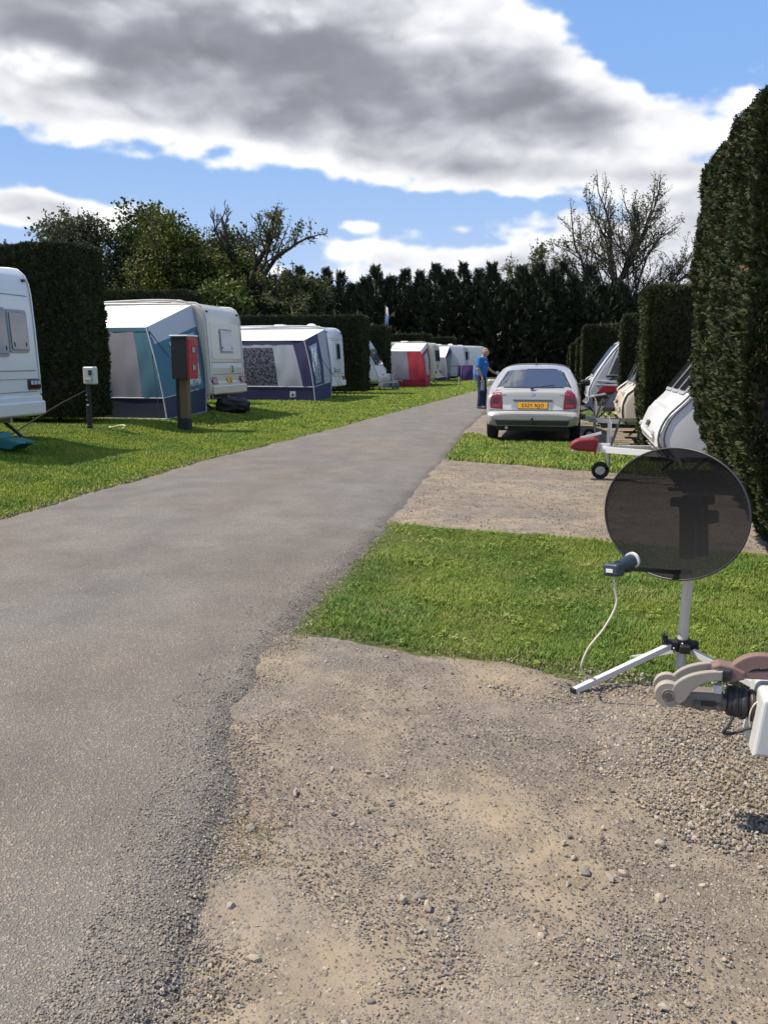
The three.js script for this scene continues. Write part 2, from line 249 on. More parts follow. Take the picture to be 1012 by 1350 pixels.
// grass: tufts of bent blades
function tuftGeo(seed, n, len, w, spread) {
  const R = mulberry(seed), pos = [];
  for (let k = 0; k < n; k++) {
    const a = R() * 6.283, r = spread * Math.sqrt(R()), x = Math.cos(a) * r, z = Math.sin(a) * r, b = R() * 6.283, l = len * (.5 + .7 * R()), lean = l * (.15 + .75 * R() * R() + .1), wx = Math.cos(b + 1.57) * w / 2, wz = Math.sin(b + 1.57) * w / 2, h = l * (.9 - .3 * lean / l);
    const mx = x + Math.cos(b) * lean * .35, mz = z + Math.sin(b) * lean * .35, my = h * .62, tx = x + Math.cos(b) * lean, tz = z + Math.sin(b) * lean;
    const A = [x - wx, -.005, z - wz], B = [x + wx, -.005, z + wz], C = [mx - wx * .8, my, mz - wz * .8], D = [mx + wx * .8, my, mz + wz * .8], T = [tx, h, tz];
    pos.push(...A, ...B, ...D, ...A, ...D, ...C, ...C, ...D, ...T);
  }
  const g = new THREE.BufferGeometry(); g.setAttribute('position', new THREE.Float32BufferAttribute(pos, 3)); g.computeVertexNormals(); return g;
}
function cloverGeo(seed) {
  const R = mulberry(seed), list = [];
  for (let k = 0; k < 5; k++) { const a = R() * 6.28, x = Math.cos(a) * .02 * R(), z = Math.sin(a) * .02 * R(), h = .012 + .02 * R(); for (let q = 0; q < 3; q++) { const c = new THREE.CircleGeometry(.0055, 6); c.scale(1, 1.25, 1).translate(0, .0062, 0).rotateX(-1.2 + .4 * R()).rotateY(q * 2.09 + a).translate(x, h, z); list.push(c); } }
  return merge(list);
}
const leafy = (r, g, b, rough = .75, tr = .3) => new THREE.MeshPhysicalMaterial({ color: new THREE.Color().setRGB(r, g, b), roughness: rough, transmission: tr, thickness: 0, side: THREE.DoubleSide, specularIntensity: .35 });
const bladeMat = new THREE.MeshStandardMaterial({ color: 0xffffff, roughness: .7, side: THREE.DoubleSide });
const grassTone = (X, F, R, dry = 0) => { const p = fbm2(X * .8 + 40, F * .8, 3), k = clamp(.5 + p * 1.2 + .35 * (R() - .5), 0, 1), y = clamp(dry + (R() < .06 ? .7 : 0), 0, 1); return [lerp(lerp(.12, .24, k), .42, y), lerp(lerp(.21, .30, k), .36, y), lerp(lerp(.018, .03, k), .12, y)]; };
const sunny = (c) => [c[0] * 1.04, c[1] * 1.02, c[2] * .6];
{
  const R = mulberry(5), near = [tuftGeo(1, 12, .045, .0038, .02), tuftGeo(2, 12, .055, .0038, .024), tuftGeo(3, 10, .036, .0045, .022)], far = [tuftGeo(4, 11, .055, .009, .05), tuftGeo(5, 11, .065, .009, .055)], L = [[], [], []], Lf = [[], []], clover = [];
  const edge = (X, F) => { let e = Math.abs(X - roadR(F)); if (X < -3) e = Math.abs(X - roadL(F)); if (X > -3) e = Math.min(e, Math.abs(F - p0edge(X)), Math.abs(F - p1a(X)), Math.abs(F - p1b(X))); return e; };
  for (let k = 0; k < 120000; k++) { // the strip beside the dish
    const F = 3.95 + 3.9 * R(), X = -1.6 + 4.4 * R(); if (onRoad(X, F) && X < roadR(F) - .05) continue; const e = edge(X, F), inside = !onRoad(X, F) && !onGravel(X, F);
    if (!inside && R() > .12 * ss(.09, 0, e)) continue; if (inside && R() > .3 + .7 * ss(0, .1, e)) continue;
    const dens = ss(-.75, .1, n2(X * 3, F * 3)); if (R() > .4 + .6 * dens) continue;
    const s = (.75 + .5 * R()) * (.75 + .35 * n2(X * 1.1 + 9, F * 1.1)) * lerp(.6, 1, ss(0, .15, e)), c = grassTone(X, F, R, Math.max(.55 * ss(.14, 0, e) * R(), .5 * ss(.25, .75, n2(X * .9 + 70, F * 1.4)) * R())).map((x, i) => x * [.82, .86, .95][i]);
    const cl = n2(X * 2.1 + 31, F * 2.1); if (cl > .1 && R() < .05 * cl) { clover.push([X, .004, -F, R() * .7, R() * 6, R() * .7, .8, .8, .8, ...c]); continue; }
    L[k % 3].push([X, -.01, -F, 0, R() * 6.28, 0, s, s, s, ...c]);
  }
  for (let k = 0; k < 16000; k++) { // strip behind the second pitch
    const F = 11.4 + 6.4 * R(), X = -2.0 + 4.5 * R(); if (onRoad(X, F) || onGravel(X, F)) continue; const s = .9 + .4 * R();
    Lf[k % 2].push([X, -.012, -F, 0, R() * 6.28, 0, s, s * .95, s, ...grassTone(X, F, R, .4 * ss(.2, 0, edge(X, F)) * R())]);
  }
  for (let k = 0; k < 90000; k++) { // verge on the left
    const F = 5.5 + 12 * R(), X = -5 - 8 * R(); if (onRoad(X, F) || X < -5 - .55 * F) continue; const e = edge(X, F); if (R() > .35 + .65 * ss(0, .15, e)) continue; const s = .8 + .45 * R();
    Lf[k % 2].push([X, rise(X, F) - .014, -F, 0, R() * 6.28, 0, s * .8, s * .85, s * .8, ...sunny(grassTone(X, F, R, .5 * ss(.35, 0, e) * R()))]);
  }
  for (let k = 0; k < 60000; k++) {
    const F = 17 + 45 * Math.pow(R(), 1.2), X = -4 - 8 * R(); if (onRoad(X, F)) continue; const s = (1.0 + .5 * R()) * lerp(1, 1.5, ss(20, 45, F));
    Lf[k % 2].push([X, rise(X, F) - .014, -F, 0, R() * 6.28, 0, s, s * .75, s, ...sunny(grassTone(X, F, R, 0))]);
  }
  for (let k = 0; k < 6000; k++) { const F = 20 + 30 * R(), X = -2.2 + 4 * R(); if (onRoad(X, F) || onGravel(X, F)) continue; const s = 1.3; Lf[k % 2].push([X, -.012, -F, 0, R() * 6, 0, s, s * .8, s, ...grassTone(X, F, R, 0)]); }
  for (let k = 0; k < 500; k++) { // moss and tufts in the tarmac's crumbling edge
    const c = [[2.28, -.86], [2.15, -.88], [4.2, -1.38], [3.55, -1.25], [2.45, -.95], [3.1, -.35 + .95]][k % 6], F = c[0] + .09 * (R() + R() - 1), X = c[1] + .11 * (R() + R() - 1); const s = .3 + .25 * R();
    L[k % 3].push([X, .002, -F, 0, R() * 6, 0, s * .8, s * .28, s * .8, .2, .17, .05]);
  }
  L.forEach((l, k) => { if (l.length) instanced('short_grass', near[k], bladeMat, l); }); Lf.forEach((l, k) => instanced('verge_grass', far[k], bladeMat, l));
  if (clover.length) instanced('clover', cloverGeo(9), bladeMat, clover);
}
// ---------------------------------------------------------------- hedges and trees
function instancedM(name, geo, mat, mats, cols, parent) {
  const m = lit(new THREE.InstancedMesh(geo, mat, mats.length)); mats.forEach((q, i) => { m.setMatrixAt(i, q); m.setColorAt(i, C4.setRGB(...cols[i])); }); m.name = name; m.userData.kind = 'stuff'; parent.add(m); return m;
}
function triGeo(pos) { const g = new THREE.BufferGeometry(); g.setAttribute('position', new THREE.Float32BufferAttribute(pos, 3)); g.computeVertexNormals(); return g; }
function sprayGeo(seed, n, len, w) { // flat fan of scale-leaf twigs, growing along +y
  const R = mulberry(seed), pos = [];
  const leaf = (x, y, z, dx, dy, dz, l, ww) => { const px = -dy * ww, py = dx * ww; pos.push(x - px, y - py, z, x + px, y + py, z, x + dx * l * .55 + px * 1.1, y + dy * l * .55 + py * 1.1, z + dz * l * .5, x - px, y - py, z, x + dx * l * .55 + px * 1.1, y + dy * l * .55 + py * 1.1, z + dz * l * .5, x + dx * l, y + dy * l, z + dz * l); };
  leaf(0, 0, 0, 0, 1, .1, len, w * .6);
  for (let k = 0; k < n; k++) { const t = .12 + .8 * k / n, s = k % 2 ? 1 : -1, a = s * (.5 + .35 * R()), l = len * (.6 - .38 * t) * (.7 + .5 * R()); leaf(0, t * len, .1 * t * len * t, Math.sin(a), Math.cos(a), (R() - .5) * .7, l, w); }
  return triGeo(pos);
}
const sprays = [sprayGeo(1, 9, .15, .009), sprayGeo(2, 9, .13, .009), sprayGeo(3, 7, .14, .011)];
const yewMat = new THREE.MeshStandardMaterial({ color: 0xffffff, roughness: .75, side: THREE.DoubleSide }), twigMat = std(.035, .03, .018, 1);
const UP = V(0, 1, 0);
function aim(p, dir, spin, s) { const q = new THREE.Quaternion().setFromUnitVectors(UP, dir.clone().normalize()); q.multiply(new THREE.Quaternion().setFromAxisAngle(UP, spin)); return new THREE.Matrix4().compose(p, q, typeof s === 'number' ? V(s, s, s) : s); }
function hedge(label, o) { // X from x0 (lane end) to x1, F from f0 (near) to f1; leaning in below by o.tuck
  const t = thing('clipped_hedge', label, 'hedge', [o.x0, o.y ?? 0, -o.f0], 0, o.group ?? 'clipped hedges between the pitches');
  const R = mulberry(o.seed), sgn = o.x1 > o.x0 ? 1 : -1, L = Math.abs(o.x1 - o.x0), D = o.f1 - o.f0, H = o.h, lo = o.low ?? .12, tuck = o.tuck ?? 0;
  const tk = (y) => tuck * Math.pow(1 - clamp((y - lo) / (H * .42), 0, 1), 1.6), bump = (x, y, z) => .055 * fbm3((x + o.seed) * 1.3, y * 1.1, z * 1.3, 2) + .03 * n3(x * 3.7, y * 3.7 + o.seed, z * 3.7), rr = o.round ?? .1;
  // one point of the clipped surface; a,b in 0..1
  const surf = (face, a, b) => {
    let p, n;
    if (face === 'end') { const y = lerp(lo, H, b); p = V(0, y, -lerp(0, D, a)); n = V(-sgn, .12, 0); }
    else if (face === 'near') { const y = lerp(lo, H, b); p = V(sgn * L * a, y, 0); n = V(0, .12, 1); }
    else if (face === 'far') { const y = lerp(lo, H, b); p = V(sgn * L * a, y, -D); n = V(0, .12, -1); }
    else { p = V(sgn * L * a, H, -D * b); n = V(0, 1, 0); }
    const ex = Math.min(1, Math.abs(p.x) / rr), ez = Math.min(1, Math.min(-p.z, D + p.z) / rr), ey = Math.min(1, (H - p.y) / rr);
    const roundy = (1 - ex) * (1 - ey), roundz = (1 - ez) * (1 - ey), rc = (1 - ex) * (1 - ez);
    p.x += sgn * (roundy * rr * .35 + rc * rr * .35); p.z += (p.z > -D / 2 ? -1 : 1) * (roundz * rr * .35 + rc * rr * .3); p.y -= (roundy + roundz) * rr * .3;
    const k = tk(p.y); if (Math.abs(p.x) < L * .5) p.x += sgn * k * (1 - Math.abs(p.x) / (L * .5)); const bz = tuck * .5 * (k / Math.max(tuck, 1e-6)); p.z += (p.z > -D / 2 ? -1 : 1) * bz;
    p.addScaledVector(n.clone().normalize(), bump(p.x, p.y, p.z)); return [p, n];
  };
  // woody core
  { const cg = new THREE.BoxGeometry(L - .1, H - lo - .07, D - .1, Math.max(2, Math.round(L / .4)), 8, 4).translate(sgn * L / 2, (H + lo) / 2 - .02, -D / 2), p = cg.attributes.position; for (let i = 0; i < p.count; i++) { const v = V().fromBufferAttribute(p, i), k = tk(v.y); if (Math.abs(v.x) < L * .5) v.x += sgn * k * (1 - Math.abs(v.x) / (L * .5)); v.z += (v.z > -D / 2 ? -1 : 1) * k * .5; v.multiplyScalar(1); p.setXYZ(i, v.x, v.y, v.z); } cg.computeVertexNormals(); part('branches', cg, twigMat, t); }
  for (let x = .9; x < L; x += 1.4) part('stem', rod([sgn * x, -.05, -D / 2], [sgn * x, lo + .3, -D / 2 + .05], .05, .04, 6), twigMat, t);
  const lists = [[], [], []], cols = [[], [], []];
  for (const [face, area] of [['end', D * H], ['near', L * H], ['far', L * H * .25], ['top', L * D]]) {
    const n = Math.round(area * o.dens * (o.faces?.[face] ?? 1));
    for (let k = 0; k < n; k++) {
      const [p, nn] = surf(face, face === 'near' || face === 'far' ? Math.pow(R(), o.bias ?? 1) : R(), R()), d = nn.clone().normalize().multiplyScalar(.6).add(V((R() - .5) * 1.3, .55 + (R() - .5) * 1.2, (R() - .5) * 1.3));
      const i = k % 3, s = o.size * (.65 + .7 * R()); p.addScaledVector(nn.clone().normalize(), -s * .07 - (R() < .3 ? .05 * R() : 0)); lists[i].push(aim(p, d, R() * 6.28, s)); const m = .75 + .5 * R(), tip = R() < .2 ? 1.3 : 1, br = R() < .02 ? 1 : 0;
      cols[i].push(br ? [.13, .075, .03] : [.036 * m * tip, .047 * m * tip, .012 * m]);
    }
    if (face === 'top') for (let k = 0; k < L * D * 5; k++) { const [p] = surf('top', R(), R()); const s = o.size * (.9 + 1.1 * R()); lists[0].push(aim(p, V((R() - .5) * .6, 1, (R() - .5) * .6), R() * 6, s)); cols[0].push([.05, .062, .016]); }
  }
  for (let i = 0; i < 3; i++) instancedM('foliage', sprays[i], yewMat, lists[i], cols[i], t);
  return t;
}
// right-hand side, each standing on its grass strip
hedge('tall clipped conifer hedge behind the satellite dish', { x0: 1.0, x1: 6.5, f0: 5.45, f1: 7.85, h: 2.98, seed: 3, dens: 4200, size: .46, tuck: .62, low: .03, round: .08, faces: { near: .22, far: .1, top: .3 }, bias: 2 });
hedge('clipped hedge just beyond the white caravan with the red hitch cover', { x0: 1.06, x1: 5.5, f0: 13.05, f1: 14.5, h: 2.5, seed: 5, dens: 2600, size: .5, tuck: .06, faces: { near: .5, far: .3, top: .5 }, bias: 2 });
hedge('narrow clipped hedge between the cream and the grey caravan', { x0: 1.02, x1: 5, f0: 18.3, f1: 18.9, h: 2.34, seed: 7, dens: 1800, size: .55, faces: { near: .5, far: .3 }, bias: 2 });
hedge('clipped hedge just beyond the grey caravan with the red swoosh', { x0: .38, x1: 5, f0: 26, f1: 27.4, h: 2.40, seed: 9, dens: 1300, size: .65, bias: 2 });
hedge('clipped hedge two rows beyond the grey caravan with the red swoosh', { x0: .28, x1: 4, f0: 33, f1: 34.2, h: 2.20, seed: 11, dens: 900, size: .8, bias: 2 });
hedge('clipped hedge three rows beyond the grey caravan with the red swoosh', { x0: .08, x1: 4, f0: 40, f1: 41.2, h: 2.1, seed: 13, dens: 700, size: .9, bias: 2 });
hedge('last clipped hedge of the row, before the dark conifers', { x0: -.05, x1: 4, f0: 48, f1: 49.2, h: 1.9, seed: 15, dens: 600, size: 1, bias: 2 });
// left-hand side
hedge('tall dark hedge between the white caravan and the teal awning', { x0: -9.4, x1: -15, f0: 15.9, f1: 17.0, h: 3.52, y: .18, seed: 21, dens: 1700, size: .55, faces: { far: .1 } });
hedge('clipped hedge behind the caravan with the teal awning', { x0: -10.9, x1: -19, f0: 24.2, f1: 25.4, h: 3.3, y: .12, seed: 23, dens: 1000, size: .7 });
hedge('clipped hedge behind the caravan with the navy awning', { x0: -8.3, x1: -21, f0: 35.4, f1: 36.8, h: 3.2, seed: 25, dens: 800, size: .8 });
hedge('clipped hedge behind the white caravan nose', { x0: -8.95, x1: -16, f0: 43.2, f1: 44.6, h: 3.05, seed: 27, dens: 700, size: .9 });
hedge('clipped hedge behind the caravan with the red awning', { x0: -8.4, x1: -16, f0: 53.5, f1: 54.8, h: 2.9, seed: 29, dens: 600, size: 1.0 });
hedge('clipped hedge behind the caravan with the grey porch awning', { x0: -8.0, x1: -16, f0: 62.5, f1: 63.6, h: 2.9, seed: 31, dens: 500, size: 1.1 });

// ---- trees
class Limbs { // tapered limbs collected into one geometry
  constructor() { this.pos = []; this.idx = []; }
  limb(pts, r0, r1, seg) {
    const base = this.pos.length / 3, n = pts.length;
    for (let i = 0; i < n; i++) {
      const d = (i < n - 1 ? pts[i + 1] : pts[i]).clone().sub(i > 0 ? pts[i - 1] : pts[i]).normalize(), a = Math.abs(d.y) < .9 ? V(0, 1, 0).cross(d).normalize() : V(1, 0, 0).cross(d).normalize(), b = d.clone().cross(a), r = lerp(r0, r1, i / (n - 1));
      for (let k = 0; k < seg; k++) { const t = k / seg * 6.2832, c = Math.cos(t) * r, s = Math.sin(t) * r; this.pos.push(pts[i].x + a.x * c + b.x * s, pts[i].y + a.y * c + b.y * s, pts[i].z + a.z * c + b.z * s); }
    }
    for (let i = 0; i < n - 1; i++) for (let k = 0; k < seg; k++) { const p = base + i * seg + k, q = base + i * seg + (k + 1) % seg; this.idx.push(p, q, q + seg, p, q + seg, p + seg); }
  }
  build() { const g = new THREE.BufferGeometry(); g.setAttribute('position', new THREE.Float32BufferAttribute(this.pos, 3)); g.setIndex(this.idx); g.computeVertexNormals(); return g; }
}
function grow(L, R, p, d, len, rad, lv, o, tips) {
  const n = lv === 0 ? 7 : 5, pts = [p.clone()], dirs = [d.clone()]; let q = p.clone(), dd = d.clone();
  for (let i = 1; i < n; i++) { dd.add(V(R() - .5, R() - .5, R() - .5).multiplyScalar(o.wander * (lv ? 1 : .45))); dd.y += o.lift * (lv ? 1 : .2); dd.normalize(); q = q.clone().addScaledVector(dd, len / (n - 1)); pts.push(q); dirs.push(dd.clone()); }
  const end = lv >= o.levels ? o.twig * .5 : Math.max(o.twig, rad * .5);
  L.limb(pts, rad, end, lv === 0 ? 8 : lv === 1 ? 6 : 4);
  if (lv >= o.levels) { for (let i = 1; i < n; i++) tips.push([pts[i], dirs[i]]); return; }
  const kids = o.kids[lv] + Math.floor(R() * 2);
  for (let k = 0; k < kids; k++) {
    const t = lerp(o.from[lv], 1, (k + R() * .8) / kids), f = Math.min(n - 1.001, t * (n - 1)), i = Math.floor(f), s = pts[i].clone().lerp(pts[i + 1], f - i), side = V(R() - .5, R() * .5 - .15, R() - .5).normalize(), nd = dirs[i].clone().multiplyScalar(o.straight).add(side.multiplyScalar(1)).normalize();
    grow(L, R, s, nd, len * o.shrink * (.7 + .6 * R()) * (1 - .25 * t), Math.max(o.twig, lerp(rad, end, t) * .62), lv + 1, o, tips);
  }
  if (lv > 0) grow(L, R, pts[n - 1], dirs[n - 1], len * o.shrink * .8, end, lv + 1, o, tips);
}
function leafGeo(seed, n, s, spread) { const R = mulberry(seed), pos = []; for (let k = 0; k < n; k++) { const c = V(R() - .5, R() - .5, R() - .5).multiplyScalar(spread), a = V(R() - .5, R() - .5, R() - .5).normalize(), b = V(R() - .5, R() - .5, R() - .5).cross(a).normalize(), P = (u, v) => { const q = c.clone().addScaledVector(a, u * s).addScaledVector(b, v * s); return [q.x, q.y, q.z]; }; pos.push(...P(0, 0), ...P(.5, .32), ...P(1, 0), ...P(0, 0), ...P(1, 0), ...P(.5, -.32)); } return triGeo(pos); }
const leafClump = [leafGeo(1, 12, .26, .75), leafGeo(2, 12, .22, .65)], sparseLeaf = [leafGeo(3, 5, .16, .4), leafGeo(4, 4, .2, .45)];
const leafMat = leafy(1, 1, 1, .65, .35), barkMat = std(.042, .036, .03, .95), ivyBark = std(.05, .045, .03, 1);
function foliage(t, geos, mats, cols, mat = leafMat) { geos.forEach((g, i) => { const a = [], c = []; mats.forEach((m, k) => { if (k % geos.length === i) { a.push(m); c.push(cols[k]); } }); if (a.length) instancedM('leaves', g, mat, a, c, t); }); }
function broadleaf(label, X, F, H, w, seed, tone, dens, group = 'trees behind the left-hand hedges') {
  const t = thing('broadleaf_tree', label, 'tree', [X, 0, -F], 0, group), R = mulberry(seed), L = new Limbs(), tips = [];
  grow(L, R, V(0, 0, 0), V(.05 * (R() - .5), 1, 0), H * .62, H * .028, 0, { wander: .35, lift: .05, levels: 3, kids: [7, 4, 3], from: [.25, .3, .3], straight: .75, shrink: .58, twig: .02 }, tips);
  part('trunk', L.build(), barkMat, t);
  const m = [], c = [];
  // lobes of the crown
  const lobes = Array.from({ length: 15 }, () => { const y = Math.pow(R(), .8), a = R() * 6.28, r = w * .5 * Math.sqrt(1 - Math.pow((y - .45) / .62, 2)) * (.35 + .65 * R()); return [V(Math.cos(a) * r, H * (.2 + .72 * y), Math.sin(a) * r), (w * .16 + w * .12 * R())]; });
  for (const [p, r] of lobes) for (let k = 0; k < dens; k++) { const d = V(R() - .5, R() - .5, R() - .5).normalize(), q = p.clone().addScaledVector(d, r * Math.pow(R(), .4) * (1 + .35 * n3(p.x + d.x * 2, p.y + d.y * 2, d.z * 2))); if (q.y > H) continue; const s = .55 + .6 * R(), v = .7 + .6 * R(); m.push(aim(q, V(R() - .5, R() - .5, R() - .5), R() * 6, s)); c.push([tone[0] * v, tone[1] * v, tone[2] * v]); }
  for (const [p] of tips) { if (R() < .4) { m.push(aim(p, V(R() - .5, R() - .5, R() - .5), R() * 6, .6)); c.push(tone); } }
  foliage(t, leafClump, m, c);
  return t;
}
broadleaf('slender twiggy tree with thin grey-green leaves above the tall dark hedge', -29, 46, 9.7, 3.6, 41, [.09, .10, .045], 26);
broadleaf('tall grey-green tree beside the slender twiggy tree', -26.6, 47, 9.8, 4.4, 42, [.085, .095, .045], 60);
broadleaf('dense dark green tree behind the teal awning', -23.6, 48, 9.9, 5.2, 43, [.065, .085, .02], 110);
broadleaf('rounded yellow-green tree behind the teal awning', -21.2, 45, 9.0, 4.8, 44, [.11, .125, .02], 105);
broadleaf('dark leafy tree standing left of the yellow-green bushes', -20.6, 50, 9.4, 5.0, 45, [.075, .095, .022], 105);
broadleaf('bushy yellow-green tree beside the ivy-clad tree', -18.2, 46, 7.3, 3.8, 46, [.115, .13, .022], 100);
broadleaf('low yellow-green bush at the foot of the ivy-clad tree', -17.2, 43, 5.2, 3.2, 47, [.11, .135, .03], 90);
broadleaf('low pale bush between the ivy-clad tree and the conifers', -14.6, 47, 5.6, 3.4, 48, [.09, .11, .035], 60);
{ // ivy-clad tree with dead-looking crooked limbs
  const t = thing('ivy_clad_tree', 'crooked half-bare tree with ivy-clad trunk before the conifers', 'tree', [-16.8, 0, -45]), R = mulberry(61), L = new Limbs(), tips = [];
  const o = { wander: .8, lift: .09, levels: 4, kids: [0, 4, 3, 3], from: [.5, .3, .3, .3], straight: .85, shrink: .56, twig: .015 };
  L.limb([V(0, 0, 0), V(.1, 2, 0), V(.15, 4, .05), V(.3, 5.4, 0)], .34, .26, 9);
  L.limb([V(.2, 4.4, 0), V(-.6, 5.6, .1), V(-1.05, 6.8, 0), V(-1.0, 7.8, .1), V(-1.3, 8.7, 0), V(-1.1, 9.0, 0)], .22, .05, 7);
  for (const [d, l, r, p] of [[V(.25, 1, .1), 2.6, .2, V(.3, 5.3, 0)], [V(.9, .75, 0), 3.2, .15, V(.25, 5.0, 0)], [V(1, .45, .2), 3.0, .12, V(.2, 4.4, 0)], [V(.5, 1, -.3), 2.6, .14, V(.3, 5.4, 0)], [V(-.6, 1, .3), 1.6, .08, V(-.9, 6.8, 0)], [V(.8, .2, -.3), 2.4, .09, V(.15, 3.8, 0)], [V(-.35, 1, 0), 1.3, .05, V(-1.0, 7.6, 0)]]) grow(L, R, p, d.normalize(), l, r, 1, o, tips);
  part('trunk', L.build(), ivyBark, t);
  const m = [], c = []; for (const [p] of tips) if (R() < .3 && p.x > .9) { m.push(aim(p, V(R() - .5, R() - .5, R() - .5), R() * 6, .5 + .5 * R())); c.push([.11, .12, .035]); }
  foliage(t, sparseLeaf, m, c);
  const im = [], ic = []; for (let k = 0; k < 900; k++) { const y = .3 + 5.2 * R(), a = R() * 6.28, r = .3 + .42 * R() * (1 - y / 8); im.push(aim(V(.15 * y / 3 + Math.cos(a) * r, y, Math.sin(a) * r), V(R() - .5, R() - .5, R() - .5), 0, .4 + .3 * R())); ic.push([.035, .05, .018]); } for (let k = 0; k < 260; k++) { const f = R(), a = R() * 6.28, r = .25 * R(); im.push(aim(V(lerp(0, -1.05, f) + Math.cos(a) * r, lerp(4.4, 7.4, f), Math.sin(a) * r), V(R() - .5, R() - .5, R() - .5), 0, .35)); ic.push([.03, .045, .016]); }
  const iv = instancedM('ivy', leafClump[1], leafMat, im, ic, t);
}
{ // big spreading tree just coming into leaf
  const t = thing('spreading_tree', 'large spreading tree just coming into leaf above the conifers', 'tree', [4.0, 0, -95]), R = mulberry(72), L = new Limbs(), tips = [];
  const o = { wander: .5, lift: .05, levels: 4, kids: [0, 7, 5, 4], from: [.3, .2, .2, .2], straight: 1.0, shrink: .56, twig: .024 };
  L.limb([V(0, 0, 0), V(.1, 2.5, 0), V(0, 5, 0)], .7, .6, 10);
  for (const [d, l, r, y] of [[V(-1.0, .85, .1), 8.2, .2, 4.6], [V(-.5, 1, -.2), 8.2, .24, 4.8], [V(-.2, 1, .2), 9, .26, 4.9], [V(.1, 1, -.15), 9.4, .28, 4.9], [V(.42, 1, .15), 9, .26, 4.7], [V(.78, 1, -.1), 8.4, .24, 4.6], [V(1.25, .85, .1), 8.6, .2, 4.5], [V(-1, .45, .1), 6, .15, 5.4], [V(1, .42, -.2), 6.4, .15, 5.2]]) grow(L, R, V(0, y, 0), d.normalize(), l, r, 1, o, tips);
  part('trunk', L.build(), barkMat, t);
  const m = [], c = []; for (const [p] of tips) if (R() < .34 * ss(8, 16, p.y + Math.abs(p.x) * .7)) { m.push(aim(p, V(R() - .5, R() - .5, R() - .5), R() * 6, .7 + .6 * R())); c.push(R() < .5 ? [.10, .10, .035] : [.07, .075, .03]); }
  foliage(t, sparseLeaf, m, c);
}
{ // smaller budding tree
  const t = thing('budding_tree', 'small budding tree rising behind the conifer row beside the spreading tree', 'tree', [-4.6, 0, -88]), R = mulberry(81), L = new Limbs(), tips = [];
  grow(L, R, V(0, 0, 0), V(0, 1, 0), 8.6, .2, 0, { wander: .35, lift: .08, levels: 3, kids: [9, 5, 4], from: [.45, .3, .25], straight: .9, shrink: .42, twig: .02 }, tips);
  part('trunk', L.build(), barkMat, t); const m = [], c = []; for (const [p] of tips) if (R() < .8) { m.push(aim(p, V(R() - .5, R() - .5, R() - .5), R() * 6, 1 + .8 * R())); c.push([.13, .14, .04]); } foliage(t, sparseLeaf, m, c);
}
{ // row of dark conifers closing the site
  const frond = [sprayGeo(21, 8, .95, .05), sprayGeo(22, 9, .85, .05)], R = mulberry(91); let k = 0;
  for (let row = 0; row < 2; row++) for (let X = -26 + row * .6; X < 5.6; X += 1.05 + .3 * R()) {
    const F = 72 + row * 2.2 + R() * .8, H = (8.3 + (R() - .5) * 2.0 + .5 * n2(X * .25, 3)) * (X > 2 ? lerp(1, .78, ss(2, 5, X)) : 1) * (row ? .97 : 1), w = 1.7 + 1.2 * R() * R();
    const t = thing('conifer_tree', 'dark green conifer in the tall row closing the lane', 'conifer', [X, 0, -F], 0, 'row of dark conifers at the end of the lane');
    part('trunk', rod([0, 0, 0], [0, H - .5, 0], .16, .02, 6), barkMat, t);
    const m = [], c = [], n = row ? 420 : 560;
    for (let q = 0; q < n; q++) { const f = Math.pow(q / n, .85), y = lerp(0, H - .15, f), a = R() * 6.28, r = w * (1 - Math.pow(f, 2.6)) * (.45 + .55 * R()) * (f > .8 ? lerp(1, .45, (f - .8) / .2) : 1) * (1 + .25 * n3(X, y * .9, a)) + .03; const d = V(Math.cos(a), lerp(.25, 1.4, f * f) + .3 * (R() - .5), Math.sin(a)); m.push(aim(V(Math.cos(a) * r * .75, y, Math.sin(a) * r * .75), d, R() * 6, (.75 + .5 * R()) * lerp(1.25, .62, f))); const v = .7 + .6 * R(); c.push([.022 * v, .03 * v, .011 * v]); }
    for (let q = 0; q < 9; q++) { m.push(aim(V(.05 * (R() - .5), H - .3 - .1 * q, 0), V(.5 * (R() - .5), 1, .5 * (R() - .5)), R() * 6, .55)); c.push([.026, .036, .013]); }
    foliage(t, frond, m, c, yewMat); k++;
  }
}

// ---------------------------------------------------------------- caravans and awnings
const gel = (r, g, b) => phys(r, g, b, .38, { clearcoat: .5, clearcoatRoughness: .15 });
const M = {
  rubber: std(.018, .018, .018, .85), rim: phys(.55, .55, .56, .35, { metalness: .6 }), black: std(.015, .015, .016, .5), darkGrey: std(.06, .06, .065, .6), galv: phys(.46, .47, .48, .42, { metalness: .75 }), steel: phys(.5, .5, .52, .35, { metalness: .85 }),
  redLens: phys(.34, .01, .014, .3, { clearcoat: .4 }), amber: phys(.7, .22, .02, .2, { clearcoat: 1 }), clearLens: phys(.55, .55, .56, .12, { clearcoat: 1 }), darkLens: phys(.05, .012, .012, .15, { clearcoat: 1 }),
  tint: phys(.045, .05, .058, .06, { clearcoat: 1, clearcoatRoughness: .02 }), greyTint: phys(.11, .112, .125, .08, { clearcoat: 1, clearcoatRoughness: .03 }), frameGrey: std(.30, .30, .31, .45), whitePl: phys(.74, .74, .72, .4, { clearcoat: .3 }), seam: std(.22, .22, .21, .7), yellow: std(.75, .48, .05, .45),
};
function canvasTex(w, h, draw) { const c = document.createElement('canvas'); c.width = w; c.height = h; draw(c.getContext('2d'), w, h); const t = new THREE.CanvasTexture(c); t.colorSpace = THREE.SRGBColorSpace; t.magFilter = THREE.LinearFilter; return t; }
